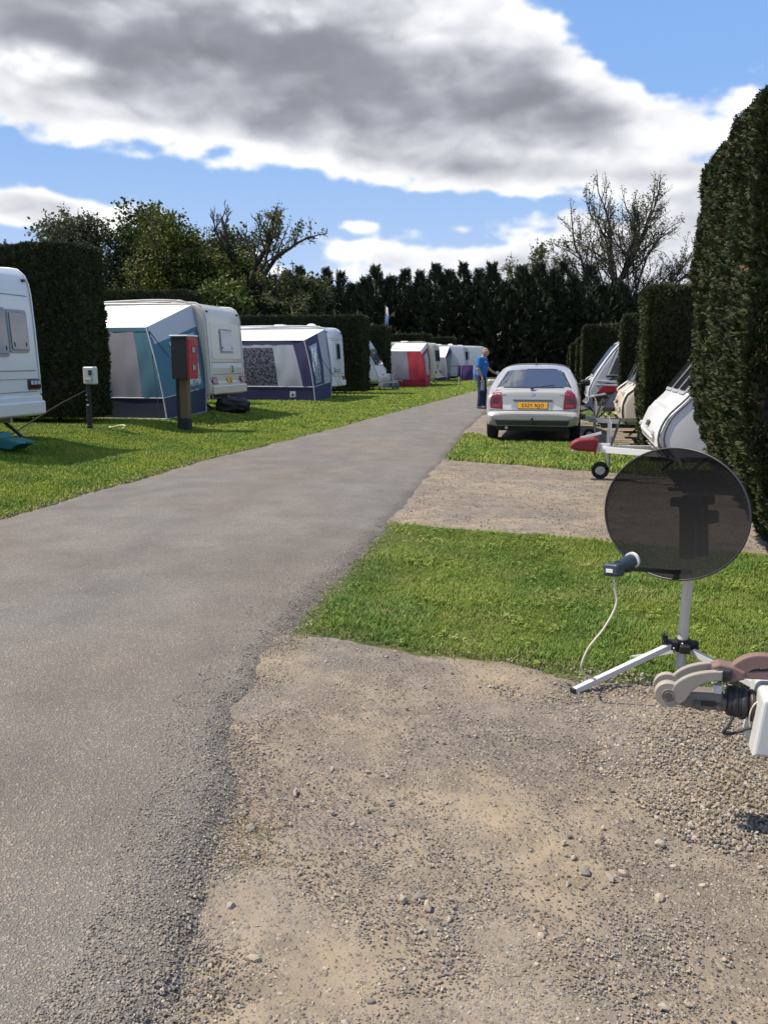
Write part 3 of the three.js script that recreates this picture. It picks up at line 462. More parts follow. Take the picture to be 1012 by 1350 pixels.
function wheelPart(parent, x, y, z, r, w, axis = 'z') {
  const g = wheelGeo(r, w); const rimG = new THREE.LatheGeometry([[0, .35 * w], [r * .14, .36 * w], [r * .2, .25 * w], [r * .46, .22 * w], [r * .55, .42 * w], [r * .57, .42 * w], [r * .57, -.42 * w], [0, -.4 * w]].map((p) => new THREE.Vector2(...p)), 20);
  const m = part('wheel', g, M.rubber, parent), k = part('rim', rimG, M.rim, m); m.position.set(x, y, z); if (axis === 'z') m.rotation.x = Math.PI / 2; else m.rotation.z = Math.PI / 2; return m;
}
// rounded body from a side profile [x,y], width W, rounded long edges
function bodyGeo(prof, W, bev = .07) { const g = extr(prof, W - 2 * bev, bev, 4); return toCreasedNormals(g.translate(0, 0, -(W - 2 * bev) / 2), .55); }
const roundRect = (x0, y0, x1, y1, r) => { const s = new THREE.Shape(); s.moveTo(x0 + r, y0); s.lineTo(x1 - r, y0); s.quadraticCurveTo(x1, y0, x1, y0 + r); s.lineTo(x1, y1 - r); s.quadraticCurveTo(x1, y1, x1 - r, y1); s.lineTo(x0 + r, y1); s.quadraticCurveTo(x0, y1, x0, y1 - r); s.lineTo(x0, y0 + r); s.quadraticCurveTo(x0, y0, x0 + r, y0); return s; };
// slab lying on an end wall whose surface is x = f(y); outward is +x (sign 1) or -x (sign -1)
function endSlab(shape, f, thick, sign = 1, bev = .006) {
  const g = extr(shape, thick, bev, 1), p = g.attributes.position;
  for (let i = 0; i < p.count; i++) { const a = p.getX(i), b = p.getY(i), c = p.getZ(i); p.setXYZ(i, f(b) + sign * c, b, -sign * a); }
  g.computeVertexNormals(); return g;
}
const rr = (z0, z1, y0, y1, r = .03, sign = 1) => (sign > 0 ? roundRect(-z1, y0, -z0, y1, r) : roundRect(z0, y0, z1, y1, r));
function surfX(prof) { const q = prof.slice().sort((a, b) => a[1] - b[1]).filter((p, i, l) => !i || p[1] > l[i - 1][1] + 1e-4).map((p) => [p[1], p[0]]); return pw(q); }
const plateTex = canvasTex(256, 56, (c, w, h) => { c.fillStyle = '#e0a41c'; c.fillRect(0, 0, w, h); c.fillStyle = '#2a1c08'; c.font = 'bold 46px sans-serif'; c.textAlign = 'center'; c.textBaseline = 'middle'; c.fillText('S321 NJO', w / 2, h / 2 + 2); });
const smudgePlate = canvasTex(128, 64, (c, w, h) => { c.fillStyle = '#d79e22'; c.fillRect(0, 0, w, h); c.fillStyle = '#4a3310'; const R = mulberry(8); for (let k = 0; k < 8; k++) c.fillRect(10 + k * 13.5, 12 + (k % 2) * 26 - 4 * R(), 8, 20); });
const smudgeMat = new THREE.MeshStandardMaterial({ map: smudgePlate, roughness: .5 });

function rearCaravan(label, group, o) { // rear wall faces +x at local x = 0, body runs to -x
  const t = thing('touring_caravan', label, 'caravan', [o.X, rise(o.X, o.F), -o.F], o.turn ?? 0, group);
  const W = o.W ?? 2.2, L = o.L ?? 5.2, H = o.H ?? 2.58, f0 = o.floor ?? .42, hw = W / 2;
  const rear = [[-.02, f0], [.03, f0 + .06], [.035, f0 + .3], [.0, f0 + .34], [-.01, f0 + .75], [-.05, H - .75], [-.09, H - .3], [-.14, H - .14], [-.26, H - .03], [-.45, H]], prof = [...rear, [-L * .5, H + .03], [-L + .7, H - .02], [-L + .25, H - .3], [-L, 1.3], [-L - .05, .8], [-L, f0]], f = surfX(rear.slice(0, 8));
  const paint = o.paint;
  part('body', bodyGeo(prof, W, .06), paint, t);
  // edge beading where roof and wall sheets meet
  for (const s of [-1, 1]) part('edge_trim', wire([...rear.slice(3), [-L * .5, H + .03], [-L + .7, H - .02]].map(([x, y]) => [x + (y > H - .2 ? 0 : .006), y + .006, s * (hw - .028)]), .014, 40, 5), o.trim ?? M.whitePl, t);
  const win = (z0, z1, y0, y1, glass) => { const w = part('window', endSlab(rr(z0, z1, y0, y1, .05), f, .02), M.frameGrey, t), p = part('pane', endSlab(rr(z0 + .035, z1 - .035, y0 + .04, y1 - .04, .04), (y) => f(y) + .02, .014), glass ?? M.greyTint, w); for (const z of [z0 + .1, z1 - .1]) part('catch', endSlab(rr(z - .012, z + .012, y0 + .09, y0 + .16, .008), (y) => f(y) + .034, .008), M.black, w); };
  (o.windows ?? []).forEach((w) => win(...w));
  const inset = o.panel; if (inset) { part('window_surround', endSlab(rr(...inset, .06), f, .008, 1, .004), paint, t); }
  for (const s of [-1, 1]) {
    const z = s * (hw - .2);
    const c = part('tail_light', endSlab(rr(z - .15, z + .15, o.lampY - .07, o.lampY + .07, .02), f, .03), o.lamp ?? M.redLens, t);
    part('lamp_housing', endSlab(rr(z - .165, z + .165, o.lampY - .085, o.lampY + .085, .025), f, .012, 1, .004), M.darkGrey, c);
    if (o.segments) for (let k = 0; k < 3; k++) part('lamp_segment', endSlab(rr(z - .13 + k * .09, z - .06 + k * .09, o.lampY - .005, o.lampY + .055, .01), (y) => f(y) + .03, .008), M.clearLens, c);
    part('reflector', endSlab(shapeOf([[-(z + s * .05) - .07, o.refY], [-(z + s * .05) + .07, o.refY], [-(z + s * .05), o.refY + .15]]), f, .012, 1, .003), M.redLens, t);
    const mk = part('marker_light', rbox(.05, .05, .07, .015, f(H - .2) + .015, H - .2, s * (hw - .14)), M.black, t); part('lens', rbox(.012, .03, .045, .005, f(H - .2) + .042, H - .2, s * (hw - .14)), M.redLens, mk);
  }
  if (o.plate) part('number_plate', endSlab(rr(o.plate - .16, o.plate + .16, o.lampY - .09, o.lampY + .09, .01), f, .012, 1, .002), smudgeMat, t);
  part('bumper', rbox(.08, .22, W - .06, .035, f(f0 + .12) + .02, f0 + .13, 0), paint, t);
  for (const [y0, y1, m] of o.seams ?? []) part('seam', endSlab(rr(-hw + .12, hw - .12, y0, y1, .004), f, .006, 1, .002), m ?? M.seam, t);
  if (o.badge) part('badge', endSlab((() => { const s = new THREE.Shape(); s.absellipse(-o.badge[0], o.badge[1], .13, .075, 0, 6.2832); return s; })(), f, .012), std(.30, .29, .28, .4), t);
  for (const b of o.decals ?? []) part('stripe', endSlab(rr(b[0], b[1], b[2], b[3], .008), f, .004, 1, .001), b[4], t);
  part('grab_handle', [rod([f(1.0) + .05, .98, o.handle ?? .35], [f(1.0) + .05, 1.12, o.handle ?? .35], .012), rod([f(1.0) - .02, .98, o.handle ?? .35], [f(1.0) + .05, .98, o.handle ?? .35], .012), rod([f(1.1) - .02, 1.12, o.handle ?? .35], [f(1.1) + .05, 1.12, o.handle ?? .35], .012)], M.darkGrey, t);
  // running gear
  part('chassis', [box(L * .86, .1, .06, -L * .47, f0 - .05, .55), box(L * .86, .1, .06, -L * .47, f0 - .05, -.55), rod([-L * .52, .32, -hw + .2], [-L * .52, .32, hw - .2], .045)], M.galv, t);
  for (const s of [-1, 1]) { wheelPart(t, -L * .52, .31, s * (hw - .12), .31, .18); part('corner_steady', [bar([-.55, f0 - .03, s * .72], [-.14, .06, s * .74], .05, .035), box(.12, .02, .12, -.12, .02, s * .74)], M.black, t); }
  part('skirt', box(L - .1, .1, .02, -L / 2, f0 - .03, hw - .04), paint, t);
  const rv = part('roof_vent', rbox(.4, .09, .4, .04, -L * .42, H + .07, 0), M.whitePl, t); part('vent_base', box(.44, .03, .44, -L * .42, H + .025, 0), M.whitePl, rv);
  if (o.dome) part('roof_dome', new THREE.SphereGeometry(.2, 16, 8, 0, 6.2832, 0, 1.5708).scale(1, .6, 1).translate(o.dome, H + .02, .2), M.whitePl, t);
  // side wall: rubbing strip and a side window on the near side
  for (const s of [-1, 1]) { part('side_stripe', box(L - .6, .035, .008, -L / 2, .98, s * (hw + .003)), o.stripe ?? M.seam, t); for (const [x0, x1] of o.sideWin ?? [[-2.1, -1.1], [-L + .6, -L + 1.6]]) { const w = part('window', rbox(x1 - x0, .6, .03, .015, (x0 + x1) / 2, 1.72, s * (hw + .008)), M.frameGrey, t); part('pane', rbox(x1 - x0 - .06, .54, .02, .01, (x0 + x1) / 2, 1.72, s * (hw + .02)), M.tint, w); } }
  return t;
}
function noseCaravan(label, group, o) { // front faces -x at local x = 0, body runs to +x; turn by PI for the other side of the lane
  const t = thing('touring_caravan', label, 'caravan', [o.X, rise(o.X, o.F), -o.F], o.turn ?? 0, group);
  const W = o.W ?? 2.15, L = o.L ?? 5, hw = W / 2, f0 = .42, H = o.H ?? 2.5, front = o.front, f = surfX(front);
  const prof = [...front.slice().reverse().map((p) => p), [.05, f0], [L, f0], [L + .04, 1.2], [L - .1, H - .15], [L - .3, H]].filter((p, i, l) => i === 0 || Math.hypot(p[0] - l[i - 1][0], p[1] - l[i - 1][1]) > .005);
  part('body', bodyGeo(prof, W, o.bev ?? .1), o.paint, t);
  const sl = (z0, z1, y0, y1, r) => rr(z0, z1, y0, y1, r, -1);
  for (const [z0, z1] of o.panes ?? [[-.92, -.34], [-.3, .3], [.34, .92]]) { const w = part('window', endSlab(sl(z0, z1, o.winY[0], o.winY[1], .07), f, .02, -1), M.frameGrey, t); part('pane', endSlab(sl(z0 + .03, z1 - .03, o.winY[0] + .04, o.winY[1] - .04, .06), (y) => f(y) - .02, .014, -1), M.tint, w); }
  const lk = part('locker_lid', endSlab(sl(-hw + .25, hw - .25, f0 + .16, o.winY[0] - .12, .05), f, .014, -1), o.paint, t); part('locker_latch', endSlab(sl(-.09, .09, f0 + .28, f0 + .34, .02), (y) => f(y) - .016, .016, -1), M.darkGrey, lk);
  for (const s of [-1, 1]) { part('marker_light', endSlab(sl(s * (hw - .2) - .05, s * (hw - .2) + .05, f0 + .22, f0 + .28, .02), f, .025, -1), M.clearLens, t); if (!o.plain) part('grab_handle', [wire([[f(f0 + .45) - .0, f0 + .45, s * (hw - .25)], [f(f0 + .5) - .07, f0 + .49, s * (hw - .25)], [f(f0 + .62) - .07, f0 + .6, s * (hw - .25)], [f(f0 + .66), f0 + .66, s * (hw - .25)]], .013, 14)], M.whitePl, t);
    part('edge_trim', wire([...front, [front[front.length - 1][0] + 1, H]].map(([x, y]) => [x + .035, y, s * (hw - .022)]).filter(([x]) => x < L - .3), .014, 50, 5), o.trim ?? M.darkGrey, t);
    if (o.trim2) part('edge_trim', wire([...front, [front[front.length - 1][0] + 1, H]].map(([x, y]) => [x + .09, y, s * (hw - .002)]), .010, 50, 5), o.trim2, t); }
  (o.side ?? []).forEach(([name, pts, m, zz]) => { const g = extr(pts, zz ?? .008, .002, 1).translate(0, 0, hw); part(name, g, m, t); });
  for (const s of [-1, 1]) { wheelPart(t, L * .55, .31, s * (hw - .12), .31, .18); part('corner_steady', [bar([.6, f0 - .02, s * .72], [.25, .05, s * .72], .05, .03), box(.12, .02, .12, .24, .02, s * .72)], M.black, t); }
  part('chassis', [box(L * .85, .1, .06, L * .5, f0 - .05, .55), box(L * .85, .1, .06, L * .5, f0 - .05, -.55)], M.galv, t);
  part('roof_vent', rbox(.45, .09, .45, .04, L * .45, H + .05, 0), M.whitePl, t);
  // drawbar, coupling and jockey wheel
  const hx = -(o.bar ?? 1.0), hy = .42;
  part('drawbar', [bar([.5, .37, .5], [hx + .3, hy - .03, .05], .05, .07), bar([.5, .37, -.5], [hx + .3, hy - .03, -.05], .05, .07), bar([hx + .45, hy - .01, 0], [hx + .18, hy, 0], .09, .09)], o.barMat ?? M.galv, t);
  const j = part('jockey_wheel', [rod([hx + .4, .12, -.12], [hx + .4, .72, -.12], .024), rod([hx + .4, .36, -.12], [hx + .4, .62, -.12], .03), rod([hx + .4, .72, -.12], [hx + .38, .78, -.12], .012), rod([hx + .38, .78, -.12], [hx + .34, .82, -.02], .010), bar([hx + .4, .14, -.12], [hx + .34, .12, -.12], .06, .03)], M.steel, t);
  const tw = part('tyre', wheelGeo(.11, .06, 16).rotateX(Math.PI / 2).translate(hx + .31, .11, -.12), M.rubber, j); part('rim', new THREE.CylinderGeometry(.055, .055, .065, 12).rotateX(Math.PI / 2).translate(hx + .31, .11, -.12), M.galv, j);
  part('coupling', [rbox(.28, .1, .1, .03, hx + .1, hy + .02, 0), rod([hx, hy - .06, 0], [hx, hy + .05, 0], .05, .045, 12), bar([hx + .05, hy + .1, 0], [hx + .3, hy + .17, 0], .03, .03)], o.coupMat ?? M.darkGrey, t);
  part('handbrake', [bar([hx + .42, hy + .02, .07], [hx + .5, hy + .3, .07], .02, .03), rod([hx + .49, hy + .27, .07], [hx + .52, hy + .36, .07], .016)], M.darkGrey, t);
  return t;
}
const L1G = 'caravans pitched on the left of the lane', R1G = 'caravans pitched on the right of the lane';
// ---- left side
rearCaravan('white caravan with oval badge and red triangle reflectors beside the tall dark hedge', L1G, { X: -8.42, F: 11.85, W: 2.2, H: 2.75, paint: gel(.66, .67, .64), lampY: .92, refY: .5, lamp: M.darkLens, segments: true, plate: .35, handle: .2,
  windows: [[-.86, -.36, 1.42, 2.08], [-.34, .34, 1.36, 2.1], [.36, .86, 1.42, 2.08]], seams: [[1.13, 1.145], [.8, .812], [2.3, 2.312], [1.005, 1.012]], badge: [-.86, 1.19], sideWin: [[-2, -1]] });
rearCaravan('cream caravan with square rear window attached to the teal awning', L1G, { X: -8.6, F: 21.5, W: 2.3, H: 2.66, paint: gel(.62, .55, .43), lampY: .78, refY: .46, plate: -.05, handle: -.25, windows: [[-.42, .42, 1.46, 2.06]], panel: [-.95, .95, 1.3, 2.2], seams: [[.92, .935], [1.22, 1.235]], decals: [[-.95, .95, 1.08, 1.2, gel(.74, .73, .7)]], dome: -1.2 });
rearCaravan('white caravan with a narrow rear window attached to the navy awning', L1G, { X: -8.6, F: 32.4, W: 2.3, H: 2.62, paint: gel(.66, .66, .63), lampY: .72, refY: .44, plate: -.35, windows: [[-.62, -.1, 1.42, 2.05, M.tint]], seams: [[.9, .915], [2.2, 2.212]], decals: [[-.7, .3, 1.03, 1.07, std(.25, .25, .26)], [-.5, .35, .95, 1.0, std(.12, .12, .14)], [-.6, .5, 2.12, 2.16, std(.4, .4, .4)]], dome: -.9 });
noseCaravan('white caravan showing its sloping nose beyond the navy awning', L1G, { X: -8.5, F: 40.5, turn: Math.PI, paint: gel(.66, .66, .65), front: [[.02, .42], [-.02, .6], [.12, 1.0], [.42, 1.6], [.72, 2.15], [.95, 2.42], [1.3, 2.5]], winY: [1.15, 1.95], bar: .9 });
rearCaravan('yellowed cream caravan attached to the red awning', L1G, { X: -7.05, F: 48.2, W: 2.2, H: 2.3, floor: .4, paint: gel(.66, .60, .42), lampY: .74, refY: .45, plate: 0, windows: [[-.8, .8, 1.3, 1.95]], seams: [[1.1, 1.12], [.95, .96]], L: 4.4 });
rearCaravan('grey-white caravan with a small porch awning beyond the red awning', L1G, { X: -6.7, F: 59.3, W: 2.2, H: 2.3, floor: .4, paint: gel(.60, .60, .60), lampY: .74, refY: .45, windows: [[-.7, .7, 1.35, 1.95]], L: 4.6, sideWin: [[-1.6, -.9]], dome: -1.1, stripe: M.darkGrey });
rearCaravan('far caravan half hidden behind the man in blue', L1G, { X: -6.2, F: 67, W: 2.2, H: 2.35, floor: .4, paint: gel(.56, .57, .58), lampY: .74, refY: .45, windows: [[-.7, .7, 1.35, 1.95]], L: 4.6 });
// ---- right side
const whiteR = gel(.70, .70, .68), silverS = phys(.40, .42, .44, .35, { clearcoat: .6 });
noseCaravan('white caravan with a red hitch cover behind the satellite dish', R1G, { X: .98, F: 11.1, W: 2.1, paint: whiteR, front: [[.1, .42], [.0, .52], [-.02, .66], [.06, .86], [.24, 1.05], [.5, 1.36], [.85, 1.85], [1.12, 2.25], [1.4, 2.45], [1.75, 2.5]], winY: [1.1, 1.95], bar: .86, trim: std(.12, .12, .13), trim2: std(.12, .12, .13), bev: .14, plain: true, barMat: M.whitePl, coupMat: M.whitePl,
  side: [['side_stripe', [[.62, 1.0], [4.5, 1.0], [4.5, 1.035], [.62, 1.035]], std(.03, .035, .09, .4)]] });
noseCaravan('cream caravan beyond the clipped hedge, beside the silver car', R1G, { X: .9, F: 16.4, W: 2.1, paint: gel(.66, .56, .43), front: [[.1, .36], [.0, .46], [-.02, .72], [.05, .9], [.17, 1.0], [.42, 1.55], [.7, 2.05], [1.0, 2.35], [1.4, 2.45]], winY: [1.05, 1.9], bar: .8, H: 2.45,
  side: [['side_stripe', [[.35, .78], [4.5, .78], [4.5, .83], [.35, .83]], std(.10, .07, .07)], ['side_stripe', [[.3, .6], [4.5, .6], [4.5, .66], [.3, .66]], std(.07, .05, .06)]] });
const curtain = std(.05, .26, .20, .8), swooshW = std(.75, .75, .74, .5), swooshR = std(.42, .015, .03, .45);
noseCaravan('grey caravan with white and red swooshes beyond the silver car', R1G, { X: .42, F: 20.7, W: 2.2, paint: silverS, front: [[.12, .36], [.02, .5], [-.02, .8], [.05, 1.0], [.25, 1.35], [.48, 1.68], [.78, 1.98], [1.1, 2.2], [1.5, 2.3]], winY: [1.1, 1.85], bar: .85, H: 2.3, trim: M.whitePl,
  side: [['window', [[.36, 1.1], [.98, 1.1], [1.02, 1.68], [.56, 1.68]], M.black, .01], ['window_frame', [[.38, 1.13], [.72, 1.13], [.84, 1.66], [.58, 1.66]], M.whitePl, .014], ['pane', [[.43, 1.15], [.66, 1.15], [.77, 1.5], [.56, 1.5]], M.greyTint, .018], ['curtain', [[.57, 1.5], [.80, 1.5], [.83, 1.64], [.61, 1.64]], curtain, .018],
    ['swoosh', [[.18, 1.02], [.5, .97], [1.2, 1.0], [1.2, 1.04], [.5, 1.02]], swooshW, .012], ['swoosh', [[.16, .93], [.6, .9], [1.2, .92], [1.2, .96], [.6, .95]], swooshW, .012], ['swoosh', [[.2, .76], [.3, .9], [.95, .89], [.75, .8]], swooshR, .012], ['swoosh', [[.02, .66], [.4, .72], [.36, .76], [.1, .7]], swooshW, .014]] });
M.white = swooshW;

// ---- awnings
function cloth(p00, p10, p11, p01, nu, nv, sag, seed, normal) { // bilinear sheet with drape
  const A = V(...p00), B = V(...p10), C = V(...p11), D = V(...p01), pos = [], uv = [], idx = [], n = normal ? V(...normal) : B.clone().sub(A).cross(D.clone().sub(A)).normalize();
  for (let j = 0; j <= nv; j++) for (let i = 0; i <= nu; i++) { const u = i / nu, v = j / nv, p = A.clone().lerp(B, u).lerp(D.clone().lerp(C, u), v), e = Math.sin(Math.PI * u) * Math.sin(Math.PI * v); p.addScaledVector(n, sag * e + .012 * n3(p.x * 2.5 + seed, p.y * 1.4, p.z * 2.5) * Math.min(1, e * 3)); pos.push(p.x, p.y, p.z); uv.push(u * A.distanceTo(B), v * A.distanceTo(D)); }
  for (let j = 0; j < nv; j++) for (let i = 0; i < nu; i++) { const a = j * (nu + 1) + i; idx.push(a, a + 1, a + nu + 2, a, a + nu + 2, a + nu + 1); }
  const g = new THREE.BufferGeometry(); g.setAttribute('position', new THREE.Float32BufferAttribute(pos, 3)); g.setAttribute('uv', new THREE.Float32BufferAttribute(uv, 2)); g.setIndex(idx); g.computeVertexNormals(); return g;
}
const fab = (r, g, b, o = {}) => new THREE.MeshStandardMaterial({ color: new THREE.Color().setRGB(r, g, b), roughness: .8, side: THREE.DoubleSide, ...o });
const printTex = (lo, hi, seed, cells) => { const w = tileNoise(256, seed, cells); return dataTex(256, (i, j) => { const k = ss(-.25, .3, w[j * 256 + i]); return [0, 1, 2].map((c) => toS(lerp(lo[c], hi[c], k))); }, true); };
const lace = fab(1, 1, 1, { map: printTex([.035, .035, .05], [.16, .16, .19], 51, 32), roughness: .25 }), pvc = new THREE.MeshPhysicalMaterial({ map: printTex([.16, .2, .24], [.55, .57, .6], 52, 24), roughness: .2, clearcoat: .6, side: THREE.DoubleSide }), brownPrint = fab(1, 1, 1, { map: printTex([.06, .05, .03], [.3, .25, .17], 53, 32), roughness: .3 });
const piping = fab(.6, .6, .62), roofW = fab(.80, .80, .79), roofG = fab(.66, .67, .69);
function awning(label, o) {
  const t = thing('caravan_awning', label, 'awning', [o.X, o.y ?? rise(o.X, o.F), -o.F], 0, 'caravan awnings'), { L, D, Hb, Hf } = o, fx = o.fx ?? .35, fz = o.fz ?? .2, sk = o.skirt ?? .42;
  // local: road end at x=0, caravan wall at z=0, front at z=D
  const TF = [0, Hf, D], TB = [o.bx ?? .0, Hb, 0], BF = [fx, .02, D + fz], BB = [fx * .55, .02, .02], LF = [-L, Hf, D], LB = [-L, Hb, 0], LBF = [-L, .02, D + fz], mix = (a, b, k) => a.map((x, i) => lerp(x, b[i], k));
  const bow = (p, kx, kz, q) => { p[0] += .07 * Math.sin(Math.PI * q) * kx; p[2] += .06 * Math.sin(Math.PI * q) * kz; };
  const E = (s, q) => { const p = mix(mix(BF, BB, s), mix(TF, TB, s), q); bow(p, 1, 1 - s, q); return p; }, Fr = (s, q) => { const p = mix(mix(BF, LBF, s), mix(TF, LF, s), q); bow(p, 1 - s, 1, q); return p; };
  const kq = sk / Hf;
  part('roof', cloth(TF, LF, LB, TB, 30, 14, -.06, o.seed, [0, 1, 0]), o.roof ?? roofW, t);
  if (o.valance) part('valance', cloth(mix(TF, [0, 0, D], .07), mix(LF, [-L, 0, D], .07), [-L, Hf, D + .012], [0, Hf, D + .012], 20, 3, .01, 1, [0, 0, 1]), o.valance, t);
  const quad = (P, a, b, c, d, off, nrm, name, mat, parent, nu = 10, nv = 10) => { const pts = [a, b, c, d].map(([s, q]) => P(s, q).map((x, i) => x + nrm[i] * off)); return part(name, cloth(...pts, nu, nv, .02, o.seed + a[0] * 7, nrm), mat, parent); };
  // panels follow the bowed wall: strips in height
  const wall = (P, s0, s1, q0, q1, mat, name, off, nrm, seg = 8) => {
    const pos = [], uv = [], idx = [], nu = 8; for (let j = 0; j <= seg; j++) for (let i = 0; i <= nu; i++) { const s = lerp(Array.isArray(s0) ? lerp(s0[0], s0[1], j / seg) : s0, Array.isArray(s1) ? lerp(s1[0], s1[1], j / seg) : s1, i / nu), q = lerp(q0, q1, j / seg), p = P(s, q); const d = .014 * n3(p[0] * 3 + o.seed, p[1] * 1.2, p[2] * 3); pos.push(...p.map((x, k) => x + nrm[k] * (off + d))); uv.push(s * 3, q * 2); }
    for (let j = 0; j < seg; j++) for (let i = 0; i < nu; i++) { const a = j * (nu + 1) + i; idx.push(a, a + 1, a + nu + 2, a, a + nu + 2, a + nu + 1); }
    const g = new THREE.BufferGeometry(); g.setAttribute('position', new THREE.Float32BufferAttribute(pos, 3)); g.setAttribute('uv', new THREE.Float32BufferAttribute(uv, 2)); g.setIndex(idx); g.computeVertexNormals(); return part(name, g, mat, t);
  };
  for (const [name, s0, s1, q0, q1, mat, off] of o.front) wall(Fr, s0, s1, q0 ?? kq, q1 ?? 1, mat, name, off ?? 0, [0, 0, 1]);
  for (const [name, s0, s1, q0, q1, mat, off] of o.end) wall(E, s0, s1, q0 ?? kq, q1 ?? 1, mat, name, off ?? 0, [1, 0, 0]);
  wall(Fr, 0, 1, 0, kq, o.skirtMat, 'mud_wall', .002, [0, 0, 1], 3); wall(E, 0, 1, 0, kq, o.skirtMat2 ?? o.skirtMat, 'mud_wall', .002, [1, 0, 0], 3);
  const line = (P, a, b, r = .012) => wire(Array.from({ length: 9 }, (_, k) => P(lerp(a[0], b[0], k / 8), lerp(a[1], b[1], k / 8))), r, 16, 5);
  part('corner_piping', line(E, [0, 0], [0, 1]), o.pipe ?? piping, t); part('hem', line(E, [0, kq], [1, kq], .009), o.pipe ?? piping, t); part('hem', line(Fr, [0, kq], [1, kq], .009), o.pipe ?? piping, t); part('ground_hem', line(Fr, [0, 0], [1, 0], .01), o.pipe ?? piping, t); part('ground_hem', line(E, [0, 0], [1, 0], .01), o.pipe ?? piping, t);
  part('awning_rail', wire([[-L, Hb, 0], [TB[0], Hb, 0], [.05 + TB[0] * .5, Hb - .2, 0], BB.map((x, i) => (i === 1 ? 1.2 : x)), BB], .03, 30, 6), o.rail ?? M.frameGrey, t);
  for (const [a, b] of o.guys ?? []) part('guy_line', rod(a, b, .008, .008, 5), M.black, t);
  if (o.logo) { const l = part('logo', (() => { const p = Fr(o.logo[0], kq * .5), g = box(.2, .2, .008); return g.translate(p[0], p[1], p[2] + .03); })(), std(.6, .6, .6), t); const p = Fr(o.logo[0], kq * .5); part('mountain_mark', extr([[-.07, -.05], [.07, -.05], [.03, .02], [.015, .0], [-.01, .05]], .004).translate(p[0], p[1], p[2] + .036), std(.05, .05, .1), l); }
  return t;
}
const teal = fab(.05, .15, .2), tealD = teal, grey = fab(.23, .23, .26), navy = fab(.028, .03, .085), navyS = navy, slate = fab(.024, .032, .055), red = fab(.36, .02, .035), lightG = fab(.36, .37, .40), greyMid = fab(.22, .22, .26);
awning('teal and grey awning with dark mud wall behind the red fire point', { X: -9.0, F: 20.32, L: 4.6, D: 2.45, Hb: 2.6, Hf: 1.98, fx: .5, fz: .22, bx: .0, seed: 3, roof: roofW, skirt: .45, skirtMat: slate,
  front: [['wall_panel', 0, [.1, .07], null, null, tealD], ['wall_panel', [.1, .07], .235, null, null, grey], ['wall_panel', .235, .27, null, null, tealD], ['window', .27, .5, .36, .9, brownPrint], ['wall_panel', .27, .5, null, .36, tealD], ['wall_panel', .27, .5, .9, 1, grey], ['wall_panel', .5, 1, null, null, grey], ['arch', .0, .5, .955, 1, tealD, .006]],
  end: [['gable', 0, 1, .80, 1, fab(.46, .47, .5)], ['wall_panel', 0, 1, null, .80, teal], ['window', [.55, .34], .9, .27, .76, pvc, .012], ['corner_flap', 0, [.12, .04], null, 1, tealD, .008]],
  guys: [[[.05, 1.9, 2.4], [.9, .0, 1.0]], [[.05, 1.9, 2.4], [.5, .02, 3.0]]] });
awning('navy and light grey awning with a lace curtained window', { X: -8.72, F: 31.2, L: 4.3, D: 2.55, Hb: 2.5, Hf: 2.06, fx: .4, fz: .15, seed: 5, roof: roofW, skirt: .5, skirtMat: navyS, valance: navy,
  front: [['wall_panel', 0, [.08, .1], null, null, navy], ['wall_panel', [.08, .1], .27, null, .93, lightG], ['wall_panel', .27, .56, null, .27, lightG], ['window', .27, .56, .27, .88, lace, .004], ['wall_panel', .27, .56, .88, .93, lightG], ['wall_panel', .56, 1, null, .93, lightG], ['arch', .08, 1, .93, 1, navy]],
  end: [['wall_panel', 0, .62, null, 1, navy], ['window', .12, .46, .28, .84, pvc, .012], ['window_frame', .11, .47, .84, .88, lightG, .014], ['wall_panel', .62, 1, null, 1, lightG]], logo: [.16], guys: [[[.1, 1.8, 1.6], [.8, .0, -.2]], [[.2, 1.1, .2], [.9, .0, -.6]]] });
awning('small red and grey awning with a white roof', { X: -7.5, F: 47.1, L: 1.7, D: 2.1, Hb: 2.3, Hf: 1.85, fx: .35, fz: .15, seed: 7, roof: fab(.72, .68, .6), skirt: .4, skirtMat: red, valance: null,
  front: [['wall_panel', 0, .42, null, null, red], ['wall_panel', .42, 1, null, null, greyMid]], end: [['gable', 0, 1, .9, 1, fab(.6, .58, .54)], ['wall_panel', 0, 1, null, .9, red], ['window', .2, .8, .3, .82, pvc, .012]], pipe: red });
awning('grey and navy porch awning with a steep white roof', { X: -7.75, F: 58.2, L: 1.5, D: 2.0, Hb: 2.25, Hf: 1.55, fx: .1, fz: .1, seed: 9, skirt: .3, skirtMat: navyS, front: [['wall_panel', 0, 1, null, null, greyMid]], end: [['wall_panel', 0, 1, null, 1, navy], ['window', .15, .5, .3, .85, lace, .012], ['wall_panel', .55, 1, null, .8, greyMid, .01]] });

